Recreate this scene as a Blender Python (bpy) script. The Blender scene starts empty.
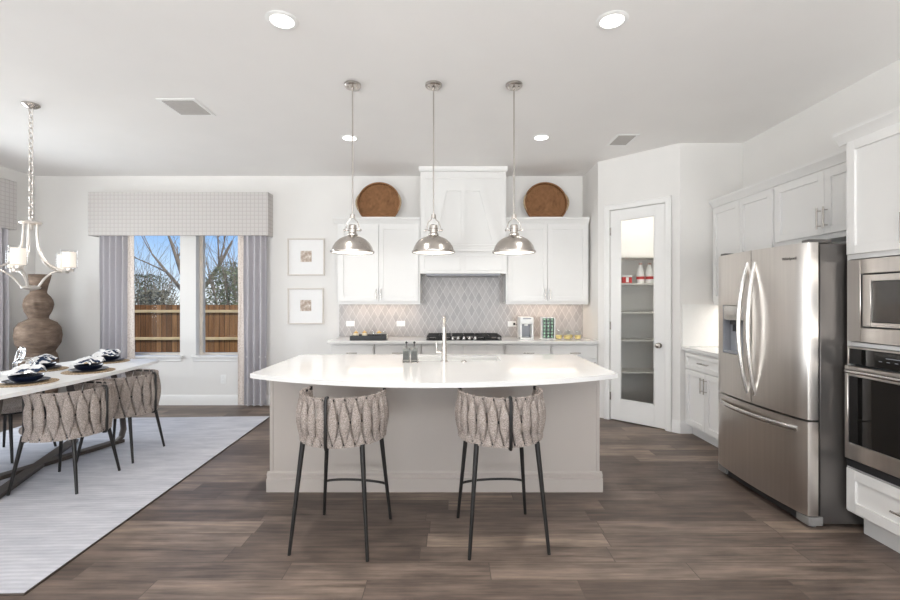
import bpy, bmesh, math, random
from mathutils import Vector, Matrix, noise as mnoise
random.seed(7)
PI = math.pi
R = math.radians
sc = bpy.context.scene
COL = sc.collection

# ------------------------------------------------------------------ camera, world, light, exposure
cam = bpy.data.cameras.new('camera')
cam.lens = 18.0
cam.sensor_width = 36.0
cam.clip_start = 0.05
cam_o = bpy.data.objects.new('camera', cam)
COL.objects.link(cam_o)
cam_o.location = (0, 0, 1.40)
cam_o.rotation_euler = (R(90), 0, 0)
sc.camera = cam_o
sc.view_settings.view_transform = 'Standard'
sc.view_settings.look = 'None'
sc.view_settings.gamma = 1.0
sc.view_settings.use_curve_mapping = False
sc.view_settings.exposure = 0.44
sc.cycles.use_denoising = True
sc.cycles.max_bounces = 10
sc.cycles.diffuse_bounces = 6
sc.cycles.glossy_bounces = 4
sc.cycles.transmission_bounces = 8
sc.cycles.transparent_max_bounces = 12
sc.cycles.caustics_reflective = False
sc.cycles.caustics_refractive = False
sc.cycles.sample_clamp_indirect = 6.0


def s2l(c):
    c = c / 255.0
    return c / 12.92 if c <= 0.04045 else ((c + 0.055) / 1.055) ** 2.4


def rgb(r, g, b):
    return (s2l(r), s2l(g), s2l(b), 1.0)


class NT:
    """small node-tree builder"""
    def __init__(self, tree):
        self.t = tree
        tree.nodes.clear()

    def n(self, kind, props=None, **ins):
        nd = self.t.nodes.new(kind)
        for k, v in (props or {}).items():
            setattr(nd, k, v)
        for k, v in ins.items():
            key = int(k[1:]) if k[0] == 'i' and k[1:].isdigit() else k.replace('_', ' ')
            sock = nd.inputs[key]
            if isinstance(v, bpy.types.NodeSocket):
                self.t.links.new(v, sock)
            else:
                sock.default_value = v
        return nd

    def m(self, op, a, b=0.0, c=0.0):
        return self.n('ShaderNodeMath', {'operation': op}, i0=a, i1=b, i2=c).outputs[0]

    def mix(self, f, a, b, blend='MIX'):
        nd = self.n('ShaderNodeMix', {'data_type': 'RGBA', 'blend_type': blend})
        for i, v in ((0, f), (6, a), (7, b)):
            if isinstance(v, bpy.types.NodeSocket):
                self.t.links.new(v, nd.inputs[i])
            else:
                nd.inputs[i].default_value = v
        return nd.outputs[2]

    def ramp(self, fac, stops, interp='LINEAR'):
        nd = self.n('ShaderNodeValToRGB', Fac=fac)
        cr = nd.color_ramp
        cr.interpolation = interp
        while len(cr.elements) < len(stops):
            cr.elements.new(0.5)
        for e, (p, c) in zip(cr.elements, stops):
            e.position = p
            e.color = c if len(c) == 4 else (*c, 1)
        return nd.outputs[0]


# sky: blue overhead paling to the horizon, with broken cloud
world = bpy.data.worlds.new('world')
sc.world = world
world.use_nodes = True
w = NT(world.node_tree)
gen = w.n('ShaderNodeTexCoord').outputs['Generated']
sep = w.n('ShaderNodeSeparateXYZ', Vector=gen)
blue = w.ramp(sep.outputs['Z'], [(0.0, rgb(236, 242, 246)), (0.06, rgb(186, 212, 240)), (0.18, rgb(92, 158, 230)), (1.0, rgb(60, 120, 205))])
cl = w.n('ShaderNodeTexNoise', Vector=w.n('ShaderNodeMapping', Vector=gen, Scale=(5.0, 5.0, 11.0), Location=(0.35, 0.2, 0.1)).outputs[0], Scale=1.0, Detail=6.0, Roughness=0.55)
clm = w.ramp(cl.outputs[0], [(0.50, (0, 0, 0, 1)), (0.64, (1, 1, 1, 1))])
sky = w.mix(clm, blue, rgb(244, 246, 250))
bg = w.n('ShaderNodeBackground', Color=sky, Strength=0.95)
w.t.links.new(bg.outputs[0], w.n('ShaderNodeOutputWorld').inputs[0])


def light(name, kind, loc, rot, energy, color=(1, 1, 1), size=None, size_y=None, parent=None, spread=None, shape=None, blend=None, spot=None):
    L = bpy.data.lights.new(name, kind)
    L.energy = energy
    L.color = color
    if kind == 'AREA':
        L.shape = shape or ('RECTANGLE' if size_y else 'SQUARE')
        L.size = size
        if size_y:
            L.size_y = size_y
        if spread:
            L.spread = spread
    elif kind == 'SUN':
        L.angle = size or 0.02
    else:
        L.shadow_soft_size = size or 0.03
        if kind == 'SPOT':
            L.spot_size = spot or R(120)
            L.spot_blend = blend or 0.8
    o = bpy.data.objects.new(name, L)
    COL.objects.link(o)
    o.location = loc
    o.rotation_euler = rot
    if parent:
        o.parent = parent
    return o


SUN_E, REAR_E, SIDE_E, DOWN_E = 4.0, 200.0, 62.0, 6.0
light('sun', 'SUN', (20, -6, 20), (R(52), 0, R(62)), SUN_E, (1, 0.95, 0.86), 0.03)
# added rear fill aimed up at the ceiling; daylight through the left wall window
for x in (-3.3, -0.6, 1.9):
    light('rear_fill', 'AREA', (x, -3.9, 1.0), (R(158), 0, 0), REAR_E, (0.96, 0.98, 1.0), 2.0, 2.2)
light('side_window_daylight', 'AREA', (-5.85, 4.56, 1.55), (R(84), 0, R(-90)), SIDE_E, (0.93, 0.97, 1.0), 1.18, 1.75)

# ------------------------------------------------------------------ materials
MATS = {}


def mat(name, col, rough=0.5, metal=0.0, var=0.0, vscale=30.0, bump=0.0, bscale=200.0, spec=None, trans=0.0, coat=0.0, emit=None, estr=0.0, sheen=0.0, stretch=(1, 1, 1)):
    m = bpy.data.materials.new(name)
    m.use_nodes = True
    t = NT(m.node_tree)
    co = t.n('ShaderNodeMapping', Vector=t.n('ShaderNodeTexCoord').outputs['Object'], Scale=stretch).outputs[0]
    c = col if len(col) == 4 else (*col, 1)
    p = t.n('ShaderNodeBsdfPrincipled', Roughness=rough, Metallic=metal)
    if var > 0:
        nz = t.n('ShaderNodeTexNoise', Vector=co, Scale=vscale, Detail=4.0)
        dk = tuple(x * (1 - var) for x in c[:3]) + (1,)
        lt = tuple(min(1, x * (1 + var * 0.6)) for x in c[:3]) + (1,)
        cc = t.ramp(nz.outputs[0], [(0.3, dk), (0.7, lt)])
        t.t.links.new(cc, p.inputs['Base Color'])
    else:
        p.inputs['Base Color'].default_value = c
    if bump > 0:
        nb = t.n('ShaderNodeTexNoise', Vector=co, Scale=bscale, Detail=3.0)
        bp = t.n('ShaderNodeBump', Strength=bump, Distance=0.01, Height=nb.outputs[0])
        t.t.links.new(bp.outputs[0], p.inputs['Normal'])
    if spec is not None:
        p.inputs['Specular IOR Level'].default_value = spec
    p.inputs['Transmission Weight'].default_value = trans
    p.inputs['Coat Weight'].default_value = coat
    p.inputs['Sheen Weight'].default_value = sheen
    if emit:
        p.inputs['Emission Color'].default_value = emit
        p.inputs['Emission Strength'].default_value = estr
    t.t.links.new(p.outputs[0], t.n('ShaderNodeOutputMaterial').inputs[0])
    MATS[name] = m
    return m


def custom(name):
    m = bpy.data.materials.new(name)
    m.use_nodes = True
    t = NT(m.node_tree)
    MATS[name] = m
    return m, t


def finish(t, color, rough=0.5, height=None, bstr=0.3, bdist=0.005, metal=0.0, spec=None):
    p = t.n('ShaderNodeBsdfPrincipled', Metallic=metal)
    for k, v in (('Base Color', color), ('Roughness', rough)):
        if isinstance(v, bpy.types.NodeSocket):
            t.t.links.new(v, p.inputs[k])
        else:
            p.inputs[k].default_value = v
    if spec is not None:
        p.inputs['Specular IOR Level'].default_value = spec
    if height is not None:
        b = t.n('ShaderNodeBump', Strength=bstr, Distance=bdist, Height=height)
        t.t.links.new(b.outputs[0], p.inputs['Normal'])
    t.t.links.new(p.outputs[0], t.n('ShaderNodeOutputMaterial').inputs[0])


mat('wall_paint', rgb(230, 228, 225), 0.7, var=0.015, vscale=3)
mat('ceiling_paint', rgb(240, 238, 236), 0.8, var=0.015, vscale=2)
mat('trim_paint', rgb(236, 235, 233), 0.4, var=0.01, vscale=4)
mat('cabinet_paint', rgb(231, 230, 228), 0.35, var=0.01, vscale=4)
mat('island_paint_shaded', rgb(176, 168, 161), 0.45, var=0.01, vscale=4)  # evenly greyed: shade under the counter overhang is put into this colour
mat('quartz', rgb(228, 227, 225), 0.07, var=0.012, vscale=9)
mat('white_plastic', rgb(240, 240, 238), 0.3, var=0.01)
mat('white_ceramic', rgb(240, 240, 238), 0.15, var=0.01)
mat('nickel', rgb(196, 190, 184), 0.27, 1.0, var=0.05, vscale=60, stretch=(1, 1, 0.05))
mat('bright_nickel', rgb(212, 206, 200), 0.3, 0.6, var=0.04, vscale=40)
mat('chrome', rgb(215, 212, 208), 0.12, 1.0, var=0.03, vscale=30)
mat('stainless', rgb(216, 210, 204), 0.29, 1.0, var=0.05, vscale=40, stretch=(1, 1, 0.03))
mat('stainless_handle', rgb(205, 203, 200), 0.25, 1.0, var=0.04, vscale=60)
mat('foot_grey', rgb(128, 126, 124), 0.4, var=0.05)
mat('fridge_side', rgb(112, 108, 105), 0.38, 0.75, var=0.05, vscale=30, stretch=(1, 1, 0.05))
mat('dark_plastic', rgb(38, 38, 40), 0.4, var=0.1)
mat('grey_plastic', rgb(150, 152, 158), 0.35, var=0.05)
mat('black_glass', rgb(20, 19, 18), 0.06, var=0.05, spec=0.6)
mat('smoked_glass', rgb(58, 54, 50), 0.06, var=0.05, spec=0.8)
mat('black_metal', rgb(34, 32, 31), 0.45, 0.3, var=0.1, vscale=50)
mat('dark_bronze', rgb(78, 70, 65), 0.45, 0.3, var=0.15, vscale=20)
mat('cast_iron', rgb(40, 40, 41), 0.55, var=0.1, bump=0.1)
mat('curtain_fabric', rgb(194, 191, 195), 0.85, var=0.05, vscale=60, bump=0.05, bscale=500, sheen=0.2)
mat('table_top', rgb(244, 243, 241), 0.4, var=0.04, vscale=5)
mat('navy_ceramic', rgb(22, 28, 46), 0.28, var=0.1, vscale=20)
mat('under_shade_white', rgb(250, 246, 240), 0.5, var=0.01)
mat('soap_bottle', rgb(118, 119, 114), 0.15, var=0.1, vscale=40)
mat('soap_label', rgb(70, 71, 68), 0.5, var=0.25, vscale=90)
mat('bottle_black', rgb(20, 20, 20), 0.35, var=0.1)
mat('gold', rgb(214, 178, 110), 0.3, 0.8, var=0.08)
mat('candle_cream', rgb(238, 226, 200), 0.5, var=0.03)
mat('red_box', rgb(196, 50, 48), 0.5, var=0.1)
mat('tan_box', rgb(190, 160, 150), 0.6, var=0.2, vscale=30)
mat('lemonade', rgb(255, 224, 150), 0.35, var=0.15, vscale=40)
mat('pod_green', rgb(158, 196, 168), 0.35, var=0.1)
mat('pale_frame', rgb(214, 207, 200), 0.5, var=0.03)
mat('picture_white', rgb(238, 237, 236), 0.6, var=0.01)
mat('grass_ground', rgb(120, 116, 80), 0.9, var=0.3, vscale=1.5)
mat('vent_grey', rgb(180, 176, 172), 0.5, var=0.05)
mat('shelf_white', rgb(225, 222, 217), 0.5, var=0.01)
mat('window_vinyl', rgb(214, 204, 192), 0.5, var=0.03)
mat('lamp_glow', rgb(255, 255, 255), 0.5, emit=(1, 0.97, 0.93, 1), estr=3.0)
mat('warm_glow', rgb(226, 216, 202), 0.5, emit=(1, 0.93, 0.84, 1), estr=0.38)
mat('strip_glow', rgb(255, 240, 220), 0.5, emit=(1, 0.85, 0.7, 1), estr=1.2)
mat('bark', rgb(116, 104, 92), 0.9, var=0.3, vscale=6)
mat('leaf_olive', rgb(104, 110, 84), 0.8, var=0.35, vscale=2.0)
mat('leaf_grey', rgb(120, 118, 104), 0.8, var=0.3, vscale=2.0)
mat('leaf_dark', rgb(74, 84, 66), 0.8, var=0.35, vscale=2.0)
mat('concrete', rgb(150, 146, 140), 0.8, var=0.1)

# clear pane: mostly see-through with fresnel reflection
def pane_mat(name, tint, refl=1.0):
    m, t = custom(name)
    tr = t.n('ShaderNodeBsdfTransparent', Color=tint)
    gl = t.n('ShaderNodeBsdfGlossy', Color=(1, 1, 1, 1), Roughness=0.02)
    front_ = t.m('SUBTRACT', 1.0, t.n('ShaderNodeNewGeometry').outputs['Backfacing'])
    f = t.m('MULTIPLY', t.m('MULTIPLY', t.n('ShaderNodeFresnel', IOR=1.45).outputs[0], refl), front_)
    mx = t.n('ShaderNodeMixShader', Fac=f)
    t.t.links.new(tr.outputs[0], mx.inputs[1])
    t.t.links.new(gl.outputs[0], mx.inputs[2])
    t.t.links.new(mx.outputs[0], t.n('ShaderNodeOutputMaterial').inputs[0])


pane_mat('pane_glass', (0.97, 0.98, 0.98, 1))
pane_mat('clear_glass', (0.97, 0.98, 0.98, 1), 0.7)
pane_mat('lamp_glass', (0.97, 0.97, 0.97, 1), 0.35)
mat('solid_glass', (1, 1, 1, 1), 0.02, trans=1.0)

# wood-look floor planks laid along X
m, t = custom('floor_planks')
pos = t.n('ShaderNodeNewGeometry').outputs['Position']
sp = t.n('ShaderNodeSeparateXYZ', Vector=pos)
ry = t.m('DIVIDE', sp.outputs[1], 0.150)
row = t.m('FLOOR', ry)
rrand = t.n('ShaderNodeTexWhiteNoise', {'noise_dimensions': '1D'}, W=row).outputs[0]
cx = t.m('ADD', t.m('DIVIDE', sp.outputs[0], 1.05), t.m('MULTIPLY', rrand, 5.0))
colm = t.m('FLOOR', cx)
pid = t.n('ShaderNodeCombineXYZ', X=colm, Y=row, Z=0.0).outputs[0]
pr = t.n('ShaderNodeTexWhiteNoise', {'noise_dimensions': '3D'}, Vector=pid)
gv = t.n('ShaderNodeVectorMath', {'operation': 'ADD'}, i0=t.n('ShaderNodeMapping', Vector=pos, Scale=(2.6, 34.0, 1.0)).outputs[0],
         i1=t.n('ShaderNodeVectorMath', {'operation': 'SCALE'}, i0=pr.outputs[1], Scale=30.0).outputs[0]).outputs[0]
g1 = t.n('ShaderNodeTexNoise', Vector=gv, Scale=1.0, Detail=6.0, Roughness=0.62)
g2 = t.n('ShaderNodeTexNoise', Vector=t.n('ShaderNodeMapping', Vector=pos, Scale=(1.6, 3.6, 1.0)).outputs[0], Scale=2.2, Detail=5.0)
base = t.ramp(pr.outputs[0], [(0.0, rgb(88, 76, 69)), (0.45, rgb(108, 95, 87)), (0.8, rgb(124, 110, 100)), (1.0, rgb(138, 123, 111))])
grain = t.ramp(g1.outputs[0], [(0.28, (0.46, 0.44, 0.43, 1)), (0.52, (1.0, 1.0, 1.0, 1)), (0.74, (1.5, 1.47, 1.43, 1))])
cc = t.mix(1.0, base, grain, 'MULTIPLY')
cc = t.mix(1.0, cc, t.ramp(g2.outputs[0], [(0.3, (0.66, 0.65, 0.65, 1)), (0.7, (1.16, 1.15, 1.13, 1))]), 'MULTIPLY')
fy = t.m('FRACT', ry)
fx = t.m('FRACT', cx)
ey = t.m('MINIMUM', fy, t.m('SUBTRACT', 1.0, fy))
ex = t.m('MULTIPLY', t.m('MINIMUM', fx, t.m('SUBTRACT', 1.0, fx)), 6.4)
seam = t.m('LESS_THAN', t.m('MINIMUM', ey, ex), 0.016)
cc = t.mix(seam, cc, rgb(84, 73, 66))
finish(t, cc, t.m('ADD', 0.36, t.m('MULTIPLY', g1.outputs[0], 0.22)), t.m('SUBTRACT', g1.outputs[0], seam), 0.12, 0.004, spec=0.45)

# arabesque tile backsplash
m, t = custom('backsplash_tile')
pos = t.n('ShaderNodeNewGeometry').outputs['Position']
sp = t.n('ShaderNodeSeparateXYZ', Vector=pos)
u = t.m('DIVIDE', sp.outputs[0], 0.096)
v = t.m('DIVIDE', sp.outputs[2], 0.168)
wob = t.m('MULTIPLY', t.m('SINE', t.m('MULTIPLY', v, 4 * PI)), 0.02)
a = t.m('ADD', t.m('ADD', u, v), wob)
b = t.m('SUBTRACT', t.m('SUBTRACT', u, v), wob)
fa = t.m('ABSOLUTE', t.m('SUBTRACT', t.m('FRACT', a), 0.5))
fb = t.m('ABSOLUTE', t.m('SUBTRACT', t.m('FRACT', b), 0.5))
mx = t.m('MAXIMUM', fa, fb)
gr = t.m('GREATER_THAN', mx, 0.468)
tid = t.n('ShaderNodeCombineXYZ', X=t.m('FLOOR', a), Y=t.m('FLOOR', b), Z=0.0).outputs[0]
tr_ = t.n('ShaderNodeTexWhiteNoise', {'noise_dimensions': '3D'}, Vector=tid)
tc = t.ramp(tr_.outputs[0], [(0.0, rgb(166, 161, 160)), (1.0, rgb(182, 177, 175))])
finish(t, t.mix(gr, tc, rgb(206, 203, 200)), 0.3, t.m('SUBTRACT', 1.0, t.m('SMOOTH_MIN', mx, 0.46, 0.05)), 0.3, 0.01)

# ribbed blue-grey rug
m, t = custom('rug_wool')
co = t.n('ShaderNodeTexCoord').outputs['Object']
sp = t.n('ShaderNodeSeparateXYZ', Vector=co)
st = t.m('MULTIPLY', t.m('ADD', t.m('SINE', t.m('MULTIPLY', sp.outputs[1], 2 * PI / 0.034)), 1.0), 0.5)
nz = t.n('ShaderNodeTexNoise', Vector=t.n('ShaderNodeMapping', Vector=co, Scale=(1.2, 5.0, 1.0)).outputs[0], Scale=2.4, Detail=6.0, Roughness=0.65)
c1 = t.ramp(nz.outputs[0], [(0.3, rgb(174, 176, 184)), (0.7, rgb(208, 208, 213))])
c2 = t.mix(t.m('MULTIPLY', st, 0.3), c1, rgb(156, 159, 170))
finish(t, c2, 0.95, t.m('ADD', st, nz.outputs[0]), 0.25, 0.004, spec=0.1)

# window-pane check of the valances
m, t = custom('check_fabric')
co = t.n('ShaderNodeTexCoord').outputs['Object']
sp = t.n('ShaderNodeSeparateXYZ', Vector=co)
hx = t.m('ADD', sp.outputs[0], sp.outputs[1])
def lines(coord, pitch, width):
    return t.m('LESS_THAN', t.m('FRACT', t.m('DIVIDE', coord, pitch)), width)
l1 = t.m('MAXIMUM', lines(hx, 0.052, 0.16), lines(sp.outputs[2], 0.052, 0.16))
l2 = t.m('MAXIMUM', lines(hx, 0.013, 0.3), lines(sp.outputs[2], 0.013, 0.3))
nz = t.n('ShaderNodeTexNoise', Vector=co, Scale=180.0, Detail=2.0)
c1 = t.mix(t.m('MULTIPLY', l2, 0.12), rgb(203, 199, 196), rgb(150, 146, 144))
c1 = t.mix(t.m('MULTIPLY', l1, 0.42), c1, rgb(160, 150, 148))
finish(t, t.mix(0.12, c1, nz.outputs[1], 'OVERLAY'), 0.9, nz.outputs[0], 0.1, 0.002, spec=0.15)

# dotted tan band on the curtain edges
m, t = custom('band_fabric')
co = t.n('ShaderNodeTexCoord').outputs['Object']
nz = t.n('ShaderNodeTexVoronoi', Vector=co, Scale=70.0)
finish(t, t.ramp(nz.outputs[0], [(0.15, rgb(176, 158, 146)), (0.4, rgb(222, 212, 204))]), 0.9, spec=0.15)

# nubby greige boucle of the woven seats
m, t = custom('boucle')
co = t.n('ShaderNodeTexCoord').outputs['Object']
nz = t.n('ShaderNodeTexNoise', Vector=co, Scale=190.0, Detail=4.0, Roughness=0.7)
nz2 = t.n('ShaderNodeTexNoise', Vector=co, Scale=22.0, Detail=2.0)
c1 = t.ramp(nz.outputs[0], [(0.36, rgb(92, 83, 78)), (0.5, rgb(154, 143, 136)), (0.66, rgb(196, 187, 180))])
c1 = t.mix(0.25, c1, t.ramp(nz2.outputs[0], [(0.3, rgb(128, 118, 112)), (0.7, rgb(176, 166, 159))]))
finish(t, c1, 0.95, nz.outputs[0], 0.5, 0.006, spec=0.1)

# woven fibre (trays, placemats): rings
def woven(name, dark, lite, ring):
    m, t = custom(name)
    co = t.n('ShaderNodeTexCoord').outputs['Object']
    sp = t.n('ShaderNodeSeparateXYZ', Vector=co)
    rad = t.m('SQRT', t.m('ADD', t.m('POWER', sp.outputs[0], 2.0), t.m('POWER', sp.outputs[1], 2.0)))
    ang = t.m('ARCTAN2', sp.outputs[1], sp.outputs[0])
    s1 = t.m('SINE', t.m('MULTIPLY', rad, 2 * PI / ring))
    s2 = t.m('SINE', t.m('ADD', t.m('MULTIPLY', ang, 44.0), t.m('MULTIPLY', t.m('FLOOR', t.m('DIVIDE', rad, ring)), PI)))
    nz = t.n('ShaderNodeTexNoise', Vector=co, Scale=40.0, Detail=4.0)
    f = t.m('ADD', t.m('MULTIPLY', t.m('ADD', s1, s2), 0.2), nz.outputs[0])
    finish(t, t.ramp(f, [(0.2, dark), (0.8, lite)]), 0.75, f, 0.5, 0.006, spec=0.2)


woven('wicker', rgb(88, 60, 40), rgb(172, 126, 88), 0.019)
woven('jute', rgb(150, 126, 98), rgb(206, 184, 154), 0.016)

# clay vase
m, t = custom('clay')
co = t.n('ShaderNodeTexCoord').outputs['Object']
nz = t.n('ShaderNodeTexNoise', Vector=t.n('ShaderNodeMapping', Vector=co, Scale=(3, 3, 9)).outputs[0], Scale=2.0, Detail=7.0, Roughness=0.65)
finish(t, t.ramp(nz.outputs[0], [(0.3, rgb(84, 71, 62)), (0.55, rgb(120, 103, 90)), (0.75, rgb(150, 132, 117))]), 0.85, nz.outputs[0], 0.5, 0.01, spec=0.2)

# napkin: white with navy leaves
m, t = custom('napkin_cloth')
co = t.n('ShaderNodeTexCoord').outputs['Object']
nz = t.n('ShaderNodeTexNoise', Vector=t.n('ShaderNodeMapping', Vector=co, Scale=(1, 2.5, 1)).outputs[0], Scale=16.0, Detail=2.0)
finish(t, t.ramp(nz.outputs[0], [(0.56, rgb(240, 240, 240)), (0.60, rgb(52, 64, 88))]), 0.9, spec=0.1)

# picture print: small beige sketch on white
m, t = custom('print_beige')
co = t.n('ShaderNodeTexCoord').outputs['Object']
nz = t.n('ShaderNodeTexNoise', Vector=co, Scale=28.0, Detail=3.0)
finish(t, t.ramp(nz.outputs[0], [(0.35, rgb(172, 154, 140)), (0.55, rgb(200, 186, 174)), (0.7, rgb(232, 226, 220))]), 0.7, spec=0.2)

# cedar fence boards
m, t = custom('fence_board')
pos = t.n('ShaderNodeNewGeometry').outputs['Position']
sp = t.n('ShaderNodeSeparateXYZ', Vector=pos)
bx_ = t.m('DIVIDE', sp.outputs[0], 0.14)
bid = t.m('FLOOR', bx_)
bw = t.n('ShaderNodeTexWhiteNoise', {'noise_dimensions': '1D'}, W=bid).outputs[0]
nz = t.n('ShaderNodeTexNoise', Vector=t.n('ShaderNodeMapping', Vector=pos, Scale=(14, 1, 1.2)).outputs[0], Scale=1.0, Detail=5.0)
c1 = t.ramp(bw, [(0.0, rgb(102, 72, 48)), (0.5, rgb(130, 92, 60)), (1.0, rgb(152, 114, 78))])
c1 = t.mix(1.0, c1, t.ramp(nz.outputs[0], [(0.3, (0.6, 0.58, 0.56, 1)), (0.7, (1.15, 1.12, 1.1, 1))]), 'MULTIPLY')
gap = t.m('LESS_THAN', t.m('FRACT', bx_), 0.09)
finish(t, t.mix(gap, c1, rgb(48, 32, 22)), 0.85, spec=0.1)
mat('fence_rail', rgb(188, 164, 126), 0.8, var=0.2, vscale=6)

# stainless text colour
mat('logo_grey', rgb(120, 116, 112), 0.4, 0.5, var=0.02)

# ------------------------------------------------------------------ mesh helpers
class MB:
    def __init__(self):
        self.bm = bmesh.new()

    def _bev(self, verts, r, seg=1):
        es = {e for v in verts for e in v.link_edges}
        bmesh.ops.bevel(self.bm, geom=list(es), offset=r, segments=seg, profile=0.5, affect='EDGES')

    def box(self, x0, x1, y0, y1, z0, z1, bev=0.0, seg=1):
        mtx = Matrix.Translation(((x0 + x1) / 2, (y0 + y1) / 2, (z0 + z1) / 2)) @ Matrix.Diagonal((abs(x1 - x0), abs(y1 - y0), abs(z1 - z0), 1))
        vs = bmesh.ops.create_cube(self.bm, size=1.0, matrix=mtx)['verts']
        if bev > 0:
            self._bev(vs, bev, seg)
        return self

    def cyl(self, p0, p1, r0, r1=None, seg=16, cap=True):
        p0, p1 = Vector(p0), Vector(p1)
        d = p1 - p0
        q = d.to_track_quat('Z', 'Y').to_matrix().to_4x4()
        bmesh.ops.create_cone(self.bm, cap_ends=cap, segments=seg, radius1=r0, radius2=r0 if r1 is None else r1, depth=d.length,
                              matrix=Matrix.Translation((p0 + p1) / 2) @ q)
        return self

    def sphere(self, c, r, sx=1, sy=1, sz=1, seg=16):
        bmesh.ops.create_uvsphere(self.bm, u_segments=seg, v_segments=max(6, seg // 2), radius=r,
                                  matrix=Matrix.Translation(c) @ Matrix.Diagonal((sx, sy, sz, 1)))
        return self

    def lathe(self, prof, c=(0, 0, 0), seg=32, axis=None):
        """prof: list of (r, z); closed at ends where r == 0"""
        bm = self.bm
        M = Matrix.Translation(c) @ (axis if axis is not None else Matrix.Identity(4))
        rings = []
        for r, z in prof:
            if r < 1e-6:
                rings.append([bm.verts.new(M @ Vector((0, 0, z)))])
            else:
                rings.append([bm.verts.new(M @ Vector((r * math.cos(2 * PI * k / seg), r * math.sin(2 * PI * k / seg), z))) for k in range(seg)])
        for a, b in zip(rings, rings[1:]):
            if len(a) == 1 and len(b) == 1:
                continue
            for k in range(seg):
                k2 = (k + 1) % seg
                if len(a) == 1:
                    bm.faces.new((a[0], b[k], b[k2]))
                elif len(b) == 1:
                    bm.faces.new((a[k], a[k2], b[0]))
                else:
                    bm.faces.new((a[k], a[k2], b[k2], b[k]))
        return self

    def tube(self, pts, r, seg=8, closed=False, flat=None):
        """swept tube; r number or list; flat=(w,t) sweeps an ellipse w wide, t thick instead"""
        bm = self.bm
        P = [Vector(p) for p in pts]
        n = len(P)
        rs = r if isinstance(r, (list, tuple)) else [r] * n
        rings = []
        up = None
        for i in range(n):
            if closed:
                d = P[(i + 1) % n] - P[i - 1]
            else:
                d = P[min(i + 1, n - 1)] - P[max(i - 1, 0)]
            d.normalize()
            if up is None:
                up = Vector((0, 0, 1)) if abs(d.z) < 0.9 else Vector((1, 0, 0))
            s = d.cross(up)
            if s.length < 1e-5:
                s = d.cross(Vector((0, 1, 0)))
            s.normalize()
            up = s.cross(d).normalized()
            ring = []
            for k in range(seg):
                a = 2 * PI * k / seg
                ca, sa = math.cos(a), math.sin(a)
                if flat:
                    off = s * (ca * flat[0] / 2) + up * (sa * flat[1] / 2)
                else:
                    off = s * (ca * rs[i]) + up * (sa * rs[i])
                ring.append(bm.verts.new(P[i] + off))
            rings.append(ring)
        m_ = n if closed else n - 1
        for i in range(m_):
            a, b = rings[i], rings[(i + 1) % n]
            for k in range(seg):
                k2 = (k + 1) % seg
                bm.faces.new((a[k], a[k2], b[k2], b[k]))
        if not closed:
            bm.faces.new(rings[0][::-1])
            bm.faces.new(rings[-1])
        return self

    def prism(self, poly, z0, z1, bev=0.0, seg=1):
        bm = self.bm
        lo = [bm.verts.new((x, y, z0)) for x, y in poly]
        hi = [bm.verts.new((x, y, z1)) for x, y in poly]
        n = len(poly)
        bm.faces.new(lo[::-1])
        top = bm.faces.new(hi)
        for k in range(n):
            bm.faces.new((lo[k], lo[(k + 1) % n], hi[(k + 1) % n], hi[k]))
        if bev > 0:
            es = [e for e in set(top.edges) | {e for v in lo for e in v.link_edges if all(x in lo for x in e.verts)}]
            bmesh.ops.bevel(bm, geom=es, offset=bev, segments=seg, profile=0.5, affect='EDGES')
        return self

    def extrude_x(self, prof, x0, x1):
        """prof: list of (y, z) closed polygon, swept along x"""
        bm = self.bm
        a = [bm.verts.new((x0, y, z)) for y, z in prof]
        b = [bm.verts.new((x1, y, z)) for y, z in prof]
        n = len(prof)
        bm.faces.new(a)
        bm.faces.new(b[::-1])
        for k in range(n):
            bm.faces.new((a[k], b[k], b[(k + 1) % n], a[(k + 1) % n]))
        return self

    def xform(self, M):
        bmesh.ops.transform(self.bm, matrix=M, verts=self.bm.verts)
        return self

    def build(self, name, m, parent=None, smooth=True, loc=None):
        bmesh.ops.recalc_face_normals(self.bm, faces=self.bm.faces)
        me = bpy.data.meshes.new(name)
        self.bm.to_mesh(me)
        self.bm.free()
        me.materials.append(MATS[m])
        if smooth:
            me.polygons.foreach_set('use_smooth', [True] * len(me.polygons))
            me.set_sharp_from_angle(angle=R(38))
        o = bpy.data.objects.new(name, me)
        COL.objects.link(o)
        if parent:
            o.parent = parent
        if loc:
            o.location = loc
        return o


def thing(name, label, cat, loc=(0, 0, 0), rz=0.0, group=None):
    o = bpy.data.objects.new(name, None)
    o.empty_display_size = 0.1
    COL.objects.link(o)
    o.location = loc
    o.rotation_euler = (0, 0, rz)
    o['label'] = label
    o['category'] = cat
    if group:
        o['group'] = group
    return o


def tag(o, label, cat, group=None):
    o['label'] = label
    o['category'] = cat
    if group:
        o['group'] = group
    return o


def struct(o):
    o['kind'] = 'structure'
    return o


def sempty(name, loc=(0, 0, 0), rz=0.0):
    o = bpy.data.objects.new(name, None)
    COL.objects.link(o)
    o.location = loc
    o.rotation_euler = (0, 0, rz)
    o['kind'] = 'structure'
    return o


def copy_tree(o, loc=None, rz=None, label=None, parent=None):
    c = o.copy()
    COL.objects.link(c)
    if parent:
        c.parent = parent
    if loc is not None:
        c.location = loc
    if rz is not None:
        c.rotation_euler = (0, 0, rz)
    if label:
        c['label'] = label
    for ch in [x for x in bpy.data.objects if x.parent == o]:
        copy_tree(ch, parent=c)
    return c


def rrect(x0, x1, y0, y1, r, n=5):
    pts = []
    for cx, cy, a0 in ((x1 - r, y1 - r, 0), (x0 + r, y1 - r, 90), (x0 + r, y0 + r, 180), (x1 - r, y0 + r, 270)):
        for k in range(n + 1):
            a = R(a0 + 90 * k / n)
            pts.append((cx + r * math.cos(a), cy + r * math.sin(a)))
    return pts


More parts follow.
